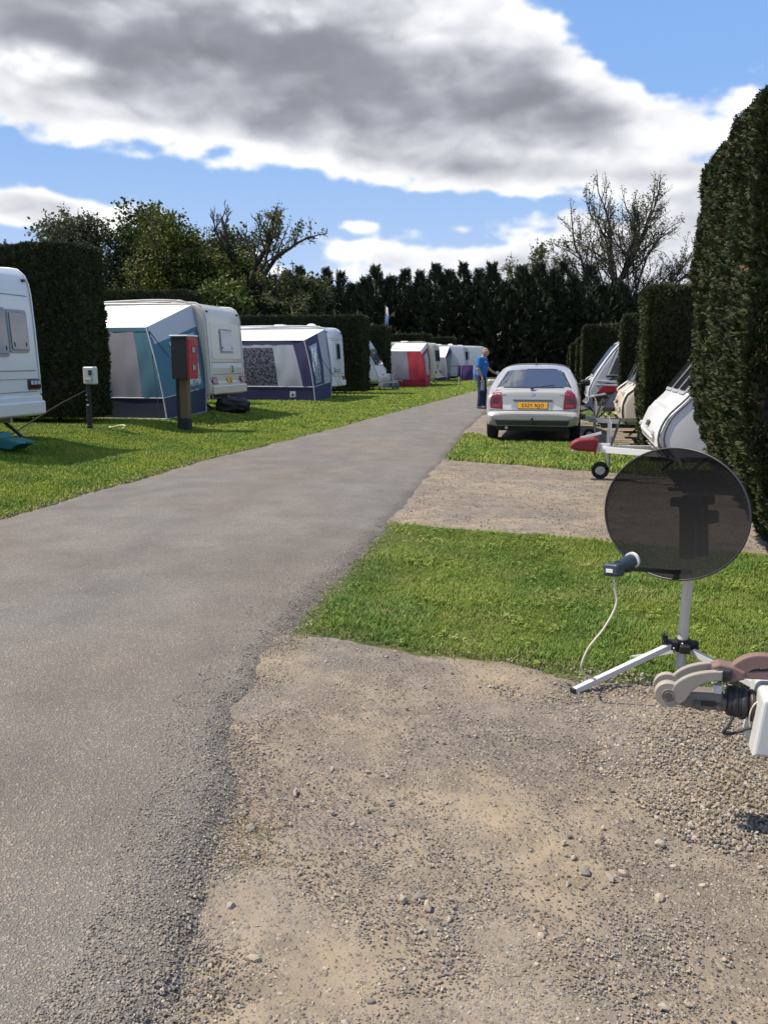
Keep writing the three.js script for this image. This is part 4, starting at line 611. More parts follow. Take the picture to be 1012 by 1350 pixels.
// ---------------------------------------------------------------- silver car
{
  const t = thing('parked_car', 'silver hatchback car with yellow number plate parked beside the lane', 'car', [-.61, 0, -15.78]);
  const LEN = 4.4, top = pw([[0, .50], [.02, .545], [.06, .57], [.08, .60], [.16, .90], [.22, .945], [.30, .96], [1.0, 1.30], [1.3, 1.37], [1.9, 1.40], [2.4, 1.36], [3.2, .98], [3.45, .92], [4.1, .78], [4.33, .66], [4.4, .5]]), bot = pw([[0, .42], [.04, .30], [.4, .25], [4.2, .22], [4.4, .36]]), plan = pw([[0, .72], [.04, .79], [.15, .825], [.6, .84], [3.4, .84], [4.05, .78], [4.3, .64], [4.4, .5]]);
  const hw = (y, l) => { const w = plan(l); let k = 1; if (y > .9) k -= .30 * Math.pow((y - .9) / .48, 1.15); else if (y > .55) k -= .035 * Math.pow((y - .55) / .35, 2); if (y > .9) k -= .035; if (y < .5) k -= .06 * Math.pow((.5 - y) / .25, 2); return w * k; };
  const ls = []; for (let l = 0; l < .34; l += .012) ls.push(l); for (let l = .34; l < LEN; l += .06) ls.push(l); ls.push(LEN);
  const NS = 12, NT = 14, pos = [], idx = [], row = 2 + NS + NT; // half section from the bottom centre to the top centre
  const sect = (l) => { const yb = bot(l), yt = top(l), rc = Math.min(.17, (yt - yb) * .4), out = [[0, yb], [hw(yb, l) * .86, yb]]; for (let j = 0; j < NS; j++) { const y = lerp(yb + .03, yt - rc, j / (NS - 1)); out.push([hw(y, l), y]); } const X0 = hw(yt - rc, l); for (let k = 1; k <= NT; k++) { const a = k / NT * Math.PI / 2; out.push([X0 * Math.pow(Math.cos(a), .62) * (k === NT ? 0 : 1), yt - rc + rc * Math.pow(Math.sin(a), .75)]); } return out; };
  for (const l of ls) { const s = sect(l), full = [...s, ...s.slice(1, -1).reverse().map(([x, y]) => [-x, y])]; for (const [x, y] of full) pos.push(x, y, -l); }
  const n = pos.length / 3 / ls.length; for (let i = 0; i < ls.length - 1; i++) for (let k = 0; k < n; k++) { const a = i * n + k, b = i * n + (k + 1) % n; idx.push(a, b, b + n, a, b + n, a + n); }
  for (const base of [0, (ls.length - 1) * n]) for (let k = 1; k < n - 1; k++) idx.push(base, base + k, base + k + 1);
  let g = new THREE.BufferGeometry(); g.setAttribute('position', new THREE.Float32BufferAttribute(pos, 3)); g.setIndex(idx); g.computeVertexNormals();
  const paint = phys(.40, .38, .34, .32, { metalness: .2, clearcoat: 1, clearcoatRoughness: .06 }), body = part('body', toCreasedNormals(g, .7), paint, t); 
  const probe = new THREE.Mesh(g, new THREE.MeshBasicMaterial({ side: THREE.DoubleSide })); probe.updateMatrixWorld(); const ray = new THREE.Raycaster();
  // a panel lying on the body, drawn as an outline seen from the rear or from the side
  function panel(outline, from, off, levels = 3) {
    let tri = new THREE.ShapeGeometry(shapeOf(outline)).toNonIndexed().attributes.position, P = []; for (let i = 0; i < tri.count; i++) P.push([tri.getX(i), tri.getY(i)]);
    for (let q = 0; q < levels; q++) { const N = []; for (let i = 0; i < P.length; i += 3) { const [a, b, c] = [P[i], P[i + 1], P[i + 2]], m = (u, v) => [(u[0] + v[0]) / 2, (u[1] + v[1]) / 2], ab = m(a, b), bc = m(b, c), ca = m(c, a); N.push(a, ab, ca, ab, b, bc, ca, bc, c, ab, bc, ca); } P = N; }
    const hit = ([u, v]) => { const o = from === 'rear' ? V(u, v, 1) : V(from === 'right' ? 2 : -2, v, u), d = from === 'rear' ? V(0, 0, -1) : V(from === 'right' ? -1 : 1, 0, 0); ray.set(o, d); const h = ray.intersectObject(probe)[0]; return h ? h.point.addScaledVector(d, -off) : null; };
    const cache = new Map(), out = []; for (let i = 0; i < P.length; i += 3) { const h = [0, 1, 2].map((k) => { const key = P[i + k].map((x) => x.toFixed(5)).join(); if (!cache.has(key)) cache.set(key, hit(P[i + k])); return cache.get(key); }); if (h.some((x) => !x)) continue; for (const p of h) out.push(p.x, p.y, p.z); }
    const geo = new THREE.BufferGeometry(); geo.setAttribute('position', new THREE.Float32BufferAttribute(out, 3)); geo.computeVertexNormals(); return toCreasedNormals(mergeVertices(geo), 1);
  }
  const seal = std(.012, .012, .013, .5), rw = part('rear_window', panel([[-.67, .965], [.67, .965], [.5, 1.285], [.3, 1.305], [-.3, 1.305], [-.5, 1.285]], 'rear', .004), seal, t);
  part('pane', panel([[-.63, .985], [.63, .985], [.475, 1.27], [.28, 1.29], [-.28, 1.29], [-.475, 1.27]], 'rear', .008), M.tint, rw);
  const wp = part('rear_wiper', [rod([-.02, .97, -.18], [.36, 1.02, -.37], .008), rbox(.07, .03, .05, .01, -.02, .965, -.2)], M.black, t);
  for (const s of [-1, 1]) {
    const m = (p) => p.map(([x, y]) => [x * s, y]), lt = part('tail_light', panel(m([[.53, .60], [.56, .93], [.66, .935], [.735, .86], [.765, .72], [.75, .62]]), 'rear', .006), phys(.17, .007, .01, .3, { clearcoat: .35 }), t);
    part('lamp_segment', panel(m([[.60, .72], [.62, .80], [.71, .79], [.715, .71]]), 'rear', .010), M.darkLens, lt); part('lamp_segment', panel(m([[.57, .63], [.58, .69], [.72, .68], [.715, .63]]), 'rear', .010), phys(.24, .03, .01, .3, { clearcoat: .3 }), lt);
    const side = s > 0 ? 'right' : 'left';
    for (const q of [[[-.95, .96], [-.62, .99], [-1.05, 1.22], [-1.2, 1.24]], [[-1.02, .96], [-1.95, .955], [-1.95, 1.29], [-1.3, 1.265]], [[-2.02, .955], [-2.95, .95], [-2.45, 1.27], [-2.02, 1.29]]]) part('side_window', panel(q, side, .004), M.tint, t);
    for (const l of [.82, 3.45]) { part('wheel_arch', panel(Array.from({ length: 20 }, (_, k) => [-l + Math.cos(k / 20 * 6.283) * .36, .31 + Math.sin(k / 20 * 6.283) * .36]), side, .003, 2), seal, t); const w = wheelPart(t, s * .755, .305, -l, .305, .19, 'x'); }
    part('door_line', panel([[-1.98, .3], [-1.985, .3], [-1.985, .95], [-1.98, .95]], side, .003, 3), seal, t); part('door_handle', panel([[-1.3, .84], [-1.12, .84], [-1.12, .87], [-1.3, .87]], side, .02, 2), paint, t);
    const mr = part('wing_mirror', rbox(.2, .13, .1, .045, s * .95, 1.0, -2.75, 3), s > 0 ? M.black : paint, t); part('mirror_arm', rod([s * .75, .95, -2.78], [s * .88, .97, -2.76], .025), M.black, mr);
    part('headlight', panel(m([[.36, .58], [.38, .68], [.62, .70], [.62, .6]]), 'rear', .0, 0).scale(1, 1, 1), M.clearLens, t).visible = true;
  }
  // things on the tailgate and bumper
  part('plate_recess', panel([[-.33, .585], [.33, .585], [.34, .755], [-.34, .755]], 'rear', .003, 3), phys(.34, .33, .30, .35, { metalness: .2, clearcoat: 1 }), t);
  part('boot_strip', panel([[-.35, .745], [.35, .745], [.35, .768], [-.35, .768]], 'rear', .012, 3), M.darkGrey, t);
  { const h = [], y0 = .615, y1 = .725, zz = -.075; const pg = new THREE.PlaneGeometry(.52, .112); pg.rotateX(-.26).translate(0, .668, -.083); const np = part('number_plate', pg, new THREE.MeshStandardMaterial({ map: plateTex, roughness: .4 }), t); part('plate_back', rbox(.53, .122, .012, .004).rotateX(-.26).translate(0, .667, -.092), M.black, np); }
  part('bumper_strip', panel([[-.76, .515], [.76, .515], [.76, .545], [-.76, .545]], 'rear', .006, 4), phys(.44, .42, .38, .3, { metalness: .2, clearcoat: 1 }), t);
  part('lower_bumper', panel([[-.62, .315], [.62, .315], [.66, .40], [-.66, .40]], 'rear', .006, 4), M.darkGrey, t);
  for (const s of [-1, 1]) part('tailgate_gap', panel([[s * .775, .575], [s * .775, .585], [-s * .0, .585], [-s * .0, .575]], 'rear', .004, 4), seal, t);
  part('badge', panel([[-.03, .84], [.03, .84], [.03, .89], [-.03, .89]], 'rear', .006, 1), M.steel, t);
  for (const x of [-.62, .48]) part('lettering', panel([[x, .845], [x + .15, .845], [x + .15, .862], [x, .862]], 'rear', .005, 1), M.frameGrey, t);
  part('aerial', [new THREE.ConeGeometry(.03, .05, 8).translate(0, 1.39, -1.32), rod([0, 1.39, -1.32], [0, 1.5, -1.15], .005)], M.black, t);
  part('exhaust', rod([-.45, .27, .0], [-.45, .28, -.4], .028), M.steel, t); part('underbody', box(1.3, .1, 3.9, 0, .25, -2.2), M.black, t); part('tow_ball', [rod([0, .36, .07], [0, .42, .07], .014), new THREE.SphereGeometry(.025, 10, 8).translate(0, .44, .07), bar([0, .36, .07], [0, .30, -.3], .04, .04)], M.black, t);
}

// ---------------------------------------------------------------- man in blue
function sdfMesh(sdf, c, half, N) {
  const mc = new MarchingCubes(N, new THREE.MeshBasicMaterial(), false, false, 120000); mc.isolation = 0; const f = mc.field, h = N / 2;
  for (let k = 0; k < N; k++) for (let j = 0; j < N; j++) for (let i = 0; i < N; i++) { const e = i < 1 || j < 1 || k < 1 || i > N - 2 || j > N - 2 || k > N - 2; f[k * N * N + j * N + i] = e ? -1 : -sdf(c[0] + (i - h) / h * half, c[1] + (j - h) / h * half, c[2] + (k - h) / h * half); }
  mc.update(); const n = mc.count, p = new Float32Array(mc.positionArray.slice(0, n * 3)); for (let i = 0; i < n; i++) { p[i * 3] = c[0] + p[i * 3] * half; p[i * 3 + 1] = c[1] + p[i * 3 + 1] * half; p[i * 3 + 2] = c[2] + p[i * 3 + 2] * half; }
  const g = new THREE.BufferGeometry(); g.setAttribute('position', new THREE.BufferAttribute(p, 3)); const q = mergeVertices(g, 1e-4); q.computeVertexNormals(); return q;
}
const cap = (a, b, ra, rb) => (x, y, z) => { const dx = b[0] - a[0], dy = b[1] - a[1], dz = b[2] - a[2], t = clamp(((x - a[0]) * dx + (y - a[1]) * dy + (z - a[2]) * dz) / (dx * dx + dy * dy + dz * dz), 0, 1); return Math.hypot(x - a[0] - dx * t, y - a[1] - dy * t, z - a[2] - dz * t) - lerp(ra, rb, t); };
const ell = (c, r) => (x, y, z) => (Math.hypot((x - c[0]) / r[0], (y - c[1]) / r[1], (z - c[2]) / r[2]) - 1) * Math.min(...r);
const smin = (a, b, k) => { const h = Math.max(k - Math.abs(a - b), 0) / k; return Math.min(a, b) - h * h * k * .25; };
const uni = (list, k) => (x, y, z) => { let d = 1e3; for (const f of list) d = smin(d, f(x, y, z), k); return d; };
{
  const t = thing('person', 'person in blue t-shirt and navy tracksuit bottoms standing in the lane looking down', 'person', [-2.5, .03, -25.9], -.22);
  const J = { hipR: [.0, .92, .09], kneeR: [.03, .50, .10], ankR: [-.01, .09, .10], hipL: [.0, .92, -.09], kneeL: [.05, .50, -.11], ankL: [.05, .09, -.13], pel: [0, .98, 0], waist: [.0, 1.10, 0], chest: [.01, 1.30, 0], neck: [.035, 1.50, 0], shR: [.0, 1.44, .19], elR: [-.02, 1.16, .25], wrR: [.1, .93, .23], shL: [.02, 1.44, -.19], elL: [.1, 1.18, -.24], wrL: [.33, 1.05, -.17] };
  const torso = [ell([0, .99, 0], [.125, .13, .17]), ell([.02, 1.12, 0], [.125, .16, .155]), ell([.01, 1.31, 0], [.125, .18, .185]), cap([.0, 1.43, -.15], [.0, 1.43, .15], .065, .065)], arms = [cap(J.shR, J.elR, .058, .043), cap(J.elR, J.wrR, .043, .028), cap(J.shL, J.elL, .058, .043), cap(J.elL, J.wrL, .043, .028)], legs = [cap(J.hipR, J.kneeR, .09, .06), cap(J.kneeR, J.ankR, .06, .042), cap(J.hipL, J.kneeL, .09, .06), cap(J.kneeL, J.ankL, .06, .042)];
  const skin = std(.42, .24, .17, .55), blue = std(.012, .13, .38, .8), navyT = std(.018, .022, .06, .85), greyT = std(.34, .34, .37, .85), shoe = std(.10, .085, .08, .7), hairM = std(.25, .19, .15, .8);
  const neckHead = [cap([.02, 1.44, 0], [.075, 1.56, 0], .055, .052)];
  const bodyG = sdfMesh(uni([...torso, ...arms, ...legs, ...neckHead], .05), [.03, .88, 0], .92, 76);
  const hc = [.105, 1.645, 0], HD = [ell(hc, [.095, .115, .076]), ell([.135, 1.585, 0], [.062, .07, .058]), cap([.19, 1.65, 0], [.212, 1.617, 0], .014, .019), ell([.1, 1.63, .076], [.022, .034, .012]), ell([.1, 1.63, -.076], [.022, .034, .012]), ell([.178, 1.668, 0], [.02, .014, .05]), ell([.185, 1.575, 0], [.016, .012, .028]), cap([.02, 1.46, 0], [.075, 1.58, 0], .055, .055)];
  const headG = sdfMesh(uni(HD, .022), [.1, 1.63, 0], .2, 46);
  const hand = (w, dir, curl, sd) => { const F = [], u = V(...dir).normalize(), side = V(0, 0, 1), nrm = u.clone().cross(side).normalize(), P = (a, b, c) => { const p = V(...w).addScaledVector(u, a).addScaledVector(side, b).addScaledVector(nrm, c); return [p.x, p.y, p.z]; }; F.push(cap(P(0, 0, 0), P(.045, 0, 0), .027, .026), cap(P(.05, -.024, 0), P(.08, -.022, 0), .016, .015), cap(P(.05, .024, 0), P(.08, .022, 0), .016, .015)); [[-.031, .068], [-.011, .078], [.011, .074], [.030, .058]].forEach(([b, l]) => { F.push(cap(P(.085, b, 0), P(.085 + l * .5, b, curl * .35 * l), .0095, .009), cap(P(.085 + l * .5, b, curl * .35 * l), P(.085 + l * .8, b, curl * l), .009, .0075)); }); F.push(cap(P(.03, sd * .03, 0), P(.062, sd * .052, curl * .015), .012, .0105), cap(P(.062, sd * .052, curl * .015), P(.092, sd * .055, curl * .03), .0105, .008)); return sdfMesh(uni(F, .008), P(.07, 0, 0), .13, 44); };
  part('body', [bodyG, headG, hand(J.wrR, [.25, -1, -.05], .8, -1), hand(J.wrL, [1, -.25, .1], .9, 1)].map((g) => (g.deleteAttribute('uv'), g)), skin, t);
  const infl = (f, k) => (x, y, z) => f(x, y, z) - k, cut = (f, ...pl) => (x, y, z) => { let d = f(x, y, z); for (const [nx, ny, nz, c] of pl) d = Math.max(d, nx * x + ny * y + nz * z - c); return d; };
  const mid = (a, b, k) => a.map((x, i) => lerp(x, b[i], k));
  part('t_shirt', sdfMesh(cut(infl(uni([...torso, cap(J.shR, mid(J.shR, J.elR, .72), .066, .06), cap(J.shL, mid(J.shL, J.elL, .72), .066, .06), cap([.0, .93, 0], [.0, 1.1, 0], .13, .12)], .06), .014), [0, -1, 0, -.90], [.3, 1, 0, 1.515]), [.02, 1.2, 0], .42, 56), blue, t);
  const tr = part('tracksuit_bottoms', sdfMesh(cut(infl(uni([ell([0, .97, 0], [.13, .11, .17]), ...legs, cap(J.hipR, J.kneeR, .095, .072), cap(J.hipL, J.kneeL, .095, .072), cap(J.kneeR, J.ankR, .07, .058), cap(J.kneeL, J.ankL, .07, .058)], .04), .012), [0, 1, 0, 1.0], [0, -1, 0, -.085]), [.02, .54, 0], .52, 64), navyT, t);
  part('grey_panel', sdfMesh(cut(infl(uni([cap(J.hipR, J.kneeR, .095, .072)], .02), .022), [0, 1, 0, .84], [0, -1, 0, -.5], [-1, 0, .35, .02]), [.02, .7, .09], .25, 44), greyT, tr);
  for (const s of [1, -1]) part('shoe', sdfMesh(cut(uni([cap([-.04 + (s < 0 ? .05 : 0), .05, s * .11], [.16 + (s < 0 ? .05 : 0), .04, s * .13], .048, .04), cap([-.01 + (s < 0 ? .05 : 0), .05, s * .11], [0 + (s < 0 ? .05 : 0), .11, s * .11], .05, .048)], .03), [0, -1, 0, -.004]), [.06, .08, s * .12], .2, 44), shoe, t);
  part('hair', sdfMesh(cut(infl(ell(hc, [.095, .115, .076]), .004), [.75, -.65, 0, .075 - .65 * 1.645 - .02]), hc, .16, 44), hairM, t);
  part('shirt_logo', rbox(.004, .05, .06, .002).rotateY(-.15).translate(.145, 1.36, .06), std(.55, .6, .7), t);
  tag(Object.assign(thing('cup', 'pale cup held out by the person in the blue t-shirt', 'cup', [0, 0, 0])), 'pale cup held out by the person in the blue t-shirt', 'cup');
  const cup = scene.children[scene.children.length - 1], w = V(.43, 1.0, -.16).applyAxisAngle(V(0, 1, 0), -.22); cup.position.set(-2.5 + w.x, .03 + w.y, -25.9 + w.z); part('mug', new THREE.LatheGeometry([[0, 0], [.034, 0], [.04, .09], [.037, .09], [.031, .006], [0, .006]].map((p) => new THREE.Vector2(...p)), 16), std(.7, .7, .68, .3), cup); part('handle', new THREE.TorusGeometry(.024, .006, 6, 12, Math.PI).rotateZ(-Math.PI / 2).translate(.037, .047, 0), std(.7, .7, .68, .3), cup);
}

// ---------------------------------------------------------------- satellite dish on its tripod
{
  const t = thing('satellite_dish', 'dark mesh satellite dish on a pale pole with white tripod legs', 'satellite dish', [.575, 0, -4.22]);
  const D = new THREE.Group(); const yaw = -.66, C = V(-.088, .80, .125), mtx = new THREE.Matrix4().makeRotationFromEuler(new THREE.Euler(-.05, yaw, .10, 'YXZ')).setPosition(C);
  const A = .365, B = .30, pos = [], idx = [], uv = [], nr = 16, na = 56, dep = (r) => -.075 * (1 - r * r);
  for (let i = 0; i <= nr; i++) for (let k = 0; k < na; k++) { const r = i / nr, a = k / na * 6.28318; pos.push(Math.cos(a) * A * r, Math.sin(a) * B * r, dep(r)); uv.push(Math.cos(a) * A * r, Math.sin(a) * B * r); }
  for (let i = 0; i < nr; i++) for (let k = 0; k < na; k++) { const p = i * na + k, q = i * na + (k + 1) % na; idx.push(p, q, q + na, p, q + na, p + na); }
  const g = new THREE.BufferGeometry(); g.setAttribute('position', new THREE.Float32BufferAttribute(pos, 3)); g.setAttribute('uv', new THREE.Float32BufferAttribute(uv, 2)); g.setIndex(idx); g.computeVertexNormals();
  const meshM = new THREE.MeshPhysicalMaterial({ color: new THREE.Color().setRGB(.011, .011, .012), roughness: .8, specularIntensity: .25, transparent: true, opacity: .92, side: THREE.DoubleSide });
  const dish = part('reflector', g.applyMatrix4(mtx), meshM, t);
  const rim = wire(Array.from({ length: 57 }, (_, k) => { const a = k / 56 * 6.28318; return [Math.cos(a) * A, Math.sin(a) * B, .001]; }), .005, 112, 6).applyMatrix4(mtx); part('rim', rim, std(.05, .05, .055, .4, { metalness: .4 }), dish);
  const blk = std(.014, .014, .015, .5), br = part('mount_bracket', [rbox(.075, .25, .03, .012, .015, -.09, -.095), rbox(.15, .045, .05, .012, .01, .05, -.1), rbox(.035, .24, .06, .01, .075, -.08, -.12), rbox(.12, .06, .09, .012, .06, -.02, -.15), rbox(.14, .045, .06, .012, .05, .06, -.13)].map((q) => q.applyMatrix4(mtx)), blk, t);
  for (const y of [-.02, -.1, -.17]) part('bolt', new THREE.CylinderGeometry(.011, .011, .012, 8).rotateX(Math.PI / 2).translate(.02, y, -.106).applyMatrix4(mtx), M.darkGrey, br);
  part('feed_arm', [bar([0.03, -.27, -.09], [0, -.262, .02], .03, .022), bar([0, -.262, .02], [-.02, -.215, .33], .028, .02)].map((q) => q.applyMatrix4(mtx)), blk, t);
  const lnb = part('receiver', [rod([-.02, -.185, .30], [-.02, -.2, .40], .03, .026, 16), rbox(.075, .055, .06, .012, -.02, -.21, .43)].map((q) => q.applyMatrix4(mtx)), std(.03, .045, .06, .4), t);
  part('feed_ring', new THREE.CylinderGeometry(.036, .036, .012, 20).rotateX(Math.PI / 2 + .1).translate(-.02, -.183, .295).applyMatrix4(mtx), std(.7, .7, .68, .35), lnb); part('label', rbox(.034, .016, .004, .001).translate(-.02, -.212, .462).applyMatrix4(mtx), std(.6, .6, .6, .4), lnb); part('clamp', rbox(.05, .05, .035, .008, -.02, -.205, .345).applyMatrix4(mtx), blk, lnb);
  const cream = phys(.60, .56, .49, .35, { metalness: .1, clearcoat: .3 }), white = phys(.58, .58, .57, .4, { metalness: .15 });
  part('pole', new THREE.LatheGeometry([[.024, 0], [.024, .3], [.0245, .3], [.023, .80], [.0, .805]].map((p) => new THREE.Vector2(...p)), 18).rotateZ(-.03).rotateX(-.02).translate(.0, .035, 0), cream, t);
  const col = part('collar', [new THREE.CylinderGeometry(.036, .036, .06, 16).translate(.006, .145, 0), rbox(.075, .045, .045, .008, -.055, .15, .025), rbox(.06, .04, .045, .008, .05, .14, -.02), rbox(.05, .04, .04, .008, .01, .14, .05)], blk, t); part('wing_nut', [rod([-.075, .165, .03], [-.085, .205, .045], .011, .014, 8), rbox(.012, .03, .03, .004, -.09, .195, .045)], blk, col);
  for (const [a, b] of [[[-.05, .148, .03], [-.50, .014, .37]], [[-.03, .10, -.03], [-.22, .014, -.14]], [[.05, .12, .02], [.40, .014, .30]]]) { const l = part('leg', bar(a, b, b[2] > 0 ? .026 : .018, b[2] > 0 ? .026 : .018), white, t); part('foot_cap', bar(b, b.map((x, i) => x + (b[i] - a[i]) * .02), .03, .03), blk, l); }
  for (const p of [[.0, .16, .035], [-.04, .14, .05]]) part('bolt', new THREE.SphereGeometry(.006, 8, 6).translate(...p), M.steel, col);
  const P = V(-.02, -.235, .43).applyMatrix4(mtx); const o = t.position, W = (x, y, z) => [x + o.x, y + o.y, z + o.z];
  const cb = thing('coax_cable', 'white coaxial cable hanging from the satellite dish receiver to the tripod leg', 'cable'); part('cable', wire([W(P.x, P.y, P.z), W(P.x + .004, P.y - .05, P.z + .0), W(P.x + .016, P.y - .12, P.z + .0), W(P.x - .03, P.y - .23, P.z + .01), W(P.x - .095, P.y - .33, P.z + .01), W(P.x - .12, P.y - .42, P.z + .0), W(-.40, .05, .295), W(-.385, .052, .285)], .0045, 80, 8), std(.62, .58, .48, .5), cb);
}
// ---------------------------------------------------------------- own caravan: coupling, drawbar, fairing (the body stands outside the frame)
{
  const t = thing('caravan_coupling', 'grey stabiliser coupling with maroon handle on a caravan drawbar beside the satellite dish', 'caravan hitch', [.345, .455, -2.78], -.06); t.scale.setScalar(.84);
  const cast = std(.30, .27, .23, .65, { metalness: .2 }), pad = std(.32, .28, .23, .7), worn = std(.20, .175, .15, .7, { metalness: .3 }), maroon = phys(.19, .115, .10, .65), dk = std(.02, .02, .021, .6);
  for (const z of [.05, -.05]) {
    const h = part('friction_housing', [new THREE.CylinderGeometry(.047, .05, .022, 28).rotateX(Math.PI / 2).translate(0, 0, z), new THREE.CylinderGeometry(.05, .05, .012, 28).rotateX(Math.PI / 2).translate(0, 0, z - Math.sign(z) * .015)], pad, t); part('hub_nut', new THREE.CylinderGeometry(.015, .016, .03, 6).rotateX(Math.PI / 2).translate(0, 0, z + Math.sign(z) * .003), std(.10, .08, .07, .8), h); part('hub_ring', new THREE.TorusGeometry(.022, .003, 6, 20).translate(0, 0, z + Math.sign(z) * .011), worn, h);
    const s = new THREE.Shape(); s.moveTo(.02, .045); s.bezierCurveTo(.05, .085, .11, .108, .185, .112); s.lineTo(.185, .075); s.bezierCurveTo(.13, .07, .09, .045, .07, .0); s.bezierCurveTo(.06, -.02, .045, -.035, .03, -.03); s.lineTo(.0, .0); s.closePath(); part('clamp_arm', extr(s, .016, .005, 2).translate(0, 0, z - .008), cast, t);
  }
  part('yoke', [rbox(.06, .045, .11, .012, .19, .095, 0), rbox(.03, .03, .075, .01, .15, .075, 0)], dk, t);
  const b = part('coupling_body', [rbox(.16, .07, .075, .02, .12, -.018, 0, 3), rbox(.1, .05, .07, .015, .19, -.03, 0, 3), new THREE.SphereGeometry(.043, 20, 14).translate(.035, -.01, 0)], worn, t);
  for (const [x, y] of [[.105, -.03], [.18, -.035]]) part('bolt', [new THREE.CylinderGeometry(.016, .016, .012, 6).rotateX(Math.PI / 2).translate(x, y, .042), new THREE.CylinderGeometry(.008, .008, .02, 10).rotateX(Math.PI / 2).translate(x, y, .045)], std(.15, .13, .12, .6, { metalness: .5 }), b); part('wear_plate', rbox(.05, .02, .006, .002, .145, -.025, .041), dk, b); part('indicator', rbox(.03, .035, .03, .006, .175, .03, .02), std(.55, .56, .58, .4), b);
  // handle: root block and D grip
  const root = extr([[.155, .072], [.15, .118], [.175, .13], [.225, .122], [.265, .105], [.265, .075], [.22, .06]], .05, .008, 2).translate(0, 0, -.025), hd = part('handle', root, maroon, t);
  const gs = new THREE.Shape(); gs.moveTo(.215, .115); gs.bezierCurveTo(.24, .155, .29, .182, .35, .172); gs.bezierCurveTo(.40, .162, .42, .13, .415, .1); gs.lineTo(.40, .08); gs.lineTo(.255, .075); gs.closePath(); const ho = new THREE.Path(); ho.moveTo(.265, .1); ho.bezierCurveTo(.285, .132, .33, .137, .38, .128); ho.lineTo(.385, .106); ho.lineTo(.275, .094); ho.closePath(); gs.holes.push(ho);
  part('grip', extr(gs, .026, .007, 3).translate(0, 0, -.013), maroon, hd); part('grip_liner', wire([[.265, .098, 0], [.288, .125, 0], [.33, .134, 0], [.38, .126, 0], [.387, .108, 0], [.33, .1, 0], [.275, .094, 0], [.265, .098, 0]], .0045, 50, 6), std(.45, .42, .38, .5), hd);
  const bel = []; for (let k = 0; k < 4; k++) bel.push(new THREE.TorusGeometry(.044 + (k % 2 ? .004 : 0), .013, 8, 20).rotateY(Math.PI / 2).translate(.222 + k * .0155, -.02 - k * .002, 0)); bel.push(rod([.21, -.02, 0], [.30, -.03, 0], .044, .046, 18)); part('bellows', bel, dk, t);
  part('breakaway_cable', wire([[.235, -.06, .045], [.215, -.10, .06], [.20, -.125, .06], [.23, -.128, .055], [.275, -.108, .05], [.31, -.09, .05], [.33, -.05, .045]], .0055, 60, 8), dk, t); part('wiring_loop', wire([[.44, .07, .05], [.36, .03, .055], [.305, -.0, .055], [.287, -.05, .055], [.295, -.1, .05], [.31, -.12, .05]], .003, 40, 6), std(.6, .56, .45, .5), t);
  part('collar_ring', new THREE.TorusGeometry(.05, .01, 10, 24).rotateY(Math.PI / 2).translate(.298, -.03, 0), std(.05, .03, .025, .5), t);
  part('drawbar', [bar([.33, -.05, 0], [.62, -.05, 0], .07, .08), bar([.5, -.07, .03], [1.7, -.09, .55], .06, .1), bar([.5, -.07, -.03], [1.7, -.09, -.55], .06, .1)], M.galv, t);
  const wh = phys(.52, .53, .51, .45, { clearcoat: .3 }), fs = new THREE.Shape(); fs.moveTo(.262, -.165); fs.lineTo(.283, .035); fs.quadraticCurveTo(.286, .058, .308, .058); fs.lineTo(1.45, .10); fs.lineTo(1.45, -.165); fs.closePath();
  const fr = part('fairing', extr(fs, .26, .014, 3).translate(.03, 0, -.12), wh, t); part('vent_slot', rbox(.16, .004, .014, .001, .47, .076, .06), dk, fr); part('raised_panel', extr(roundRect(.35, -.14, 1.35, .02, .02), .006, .004, 2).translate(0, 0, .152), wh, fr);
  const jw = part('jockey_wheel', [rod([.72, -.33, .12], [.72, .25, .12], .024), bar([.72, -.34, .12], [.66, -.36, .12], .06, .03)], M.steel, t); part('tyre', wheelGeo(.1, .06, 16).rotateX(Math.PI / 2).translate(.65, -.365, .12), M.rubber, jw);
  const c = noseCaravan('white touring caravan whose drawbar reaches beside the satellite dish', R1G, { X: 2.05, F: 2.85, W: 2.1, paint: whiteR, front: [[.1, .42], [.0, .52], [-.02, .66], [.06, .86], [.24, 1.05], [.5, 1.36], [.85, 1.85], [1.12, 2.25], [1.4, 2.45], [1.75, 2.5]], winY: [1.1, 1.95], bar: .25 }); 
}
// ---------------------------------------------------------------- small things
{
  const y0 = rise(-7.67, 16.67), t = thing('fire_point', 'red fire point box on a wooden post before the teal awning', 'fire point', [-7.62, y0, -16.7]);
  const wood = std(.16, .105, .05, .85), tar = std(.035, .03, .025, .9), rd = phys(.44, .015, .02, .5, { clearcoat: .2 });
  part('post', rbox(.17, 1.2, .17, .012, 0, .58, 0), wood, t); part('post', rbox(.07, 1.1, .17, .01, -.122, .55, 0), tar, t); part('post_foot', rbox(.19, .26, .19, .012, -.005, .12, 0), tar, t);
  const bx = part('cabinet', rbox(.36, .84, .48, .02, .01, 1.46, -.02, 2), rd, t); part('side_panel', rbox(.34, .82, .012, .01, .01, 1.46, .226), M.black, bx); part('lid', rbox(.40, .03, .52, .012, .01, 1.895, -.02), std(.75, .7, .7, .4), bx); part('door', rbox(.014, .74, .42, .02, .197, 1.46, -.02), rd, bx);
  for (const y of [1.62, 1.27]) { const s = part('notice', rbox(.006, .15, .15, .004, .208, y, -.03), std(.05, .045, .04, .5), bx); part('pictogram', rbox(.004, .11, .05, .004, .213, y, -.0), std(.6, .58, .55, .5), s); part('pictogram', rbox(.004, .1, .03, .004, .213, y, -.07), std(.4, .4, .38, .5), s); }
  part('strap', rbox(.004, .012, .42, .001, .207, 1.43, -.02), M.darkGrey, bx);
}
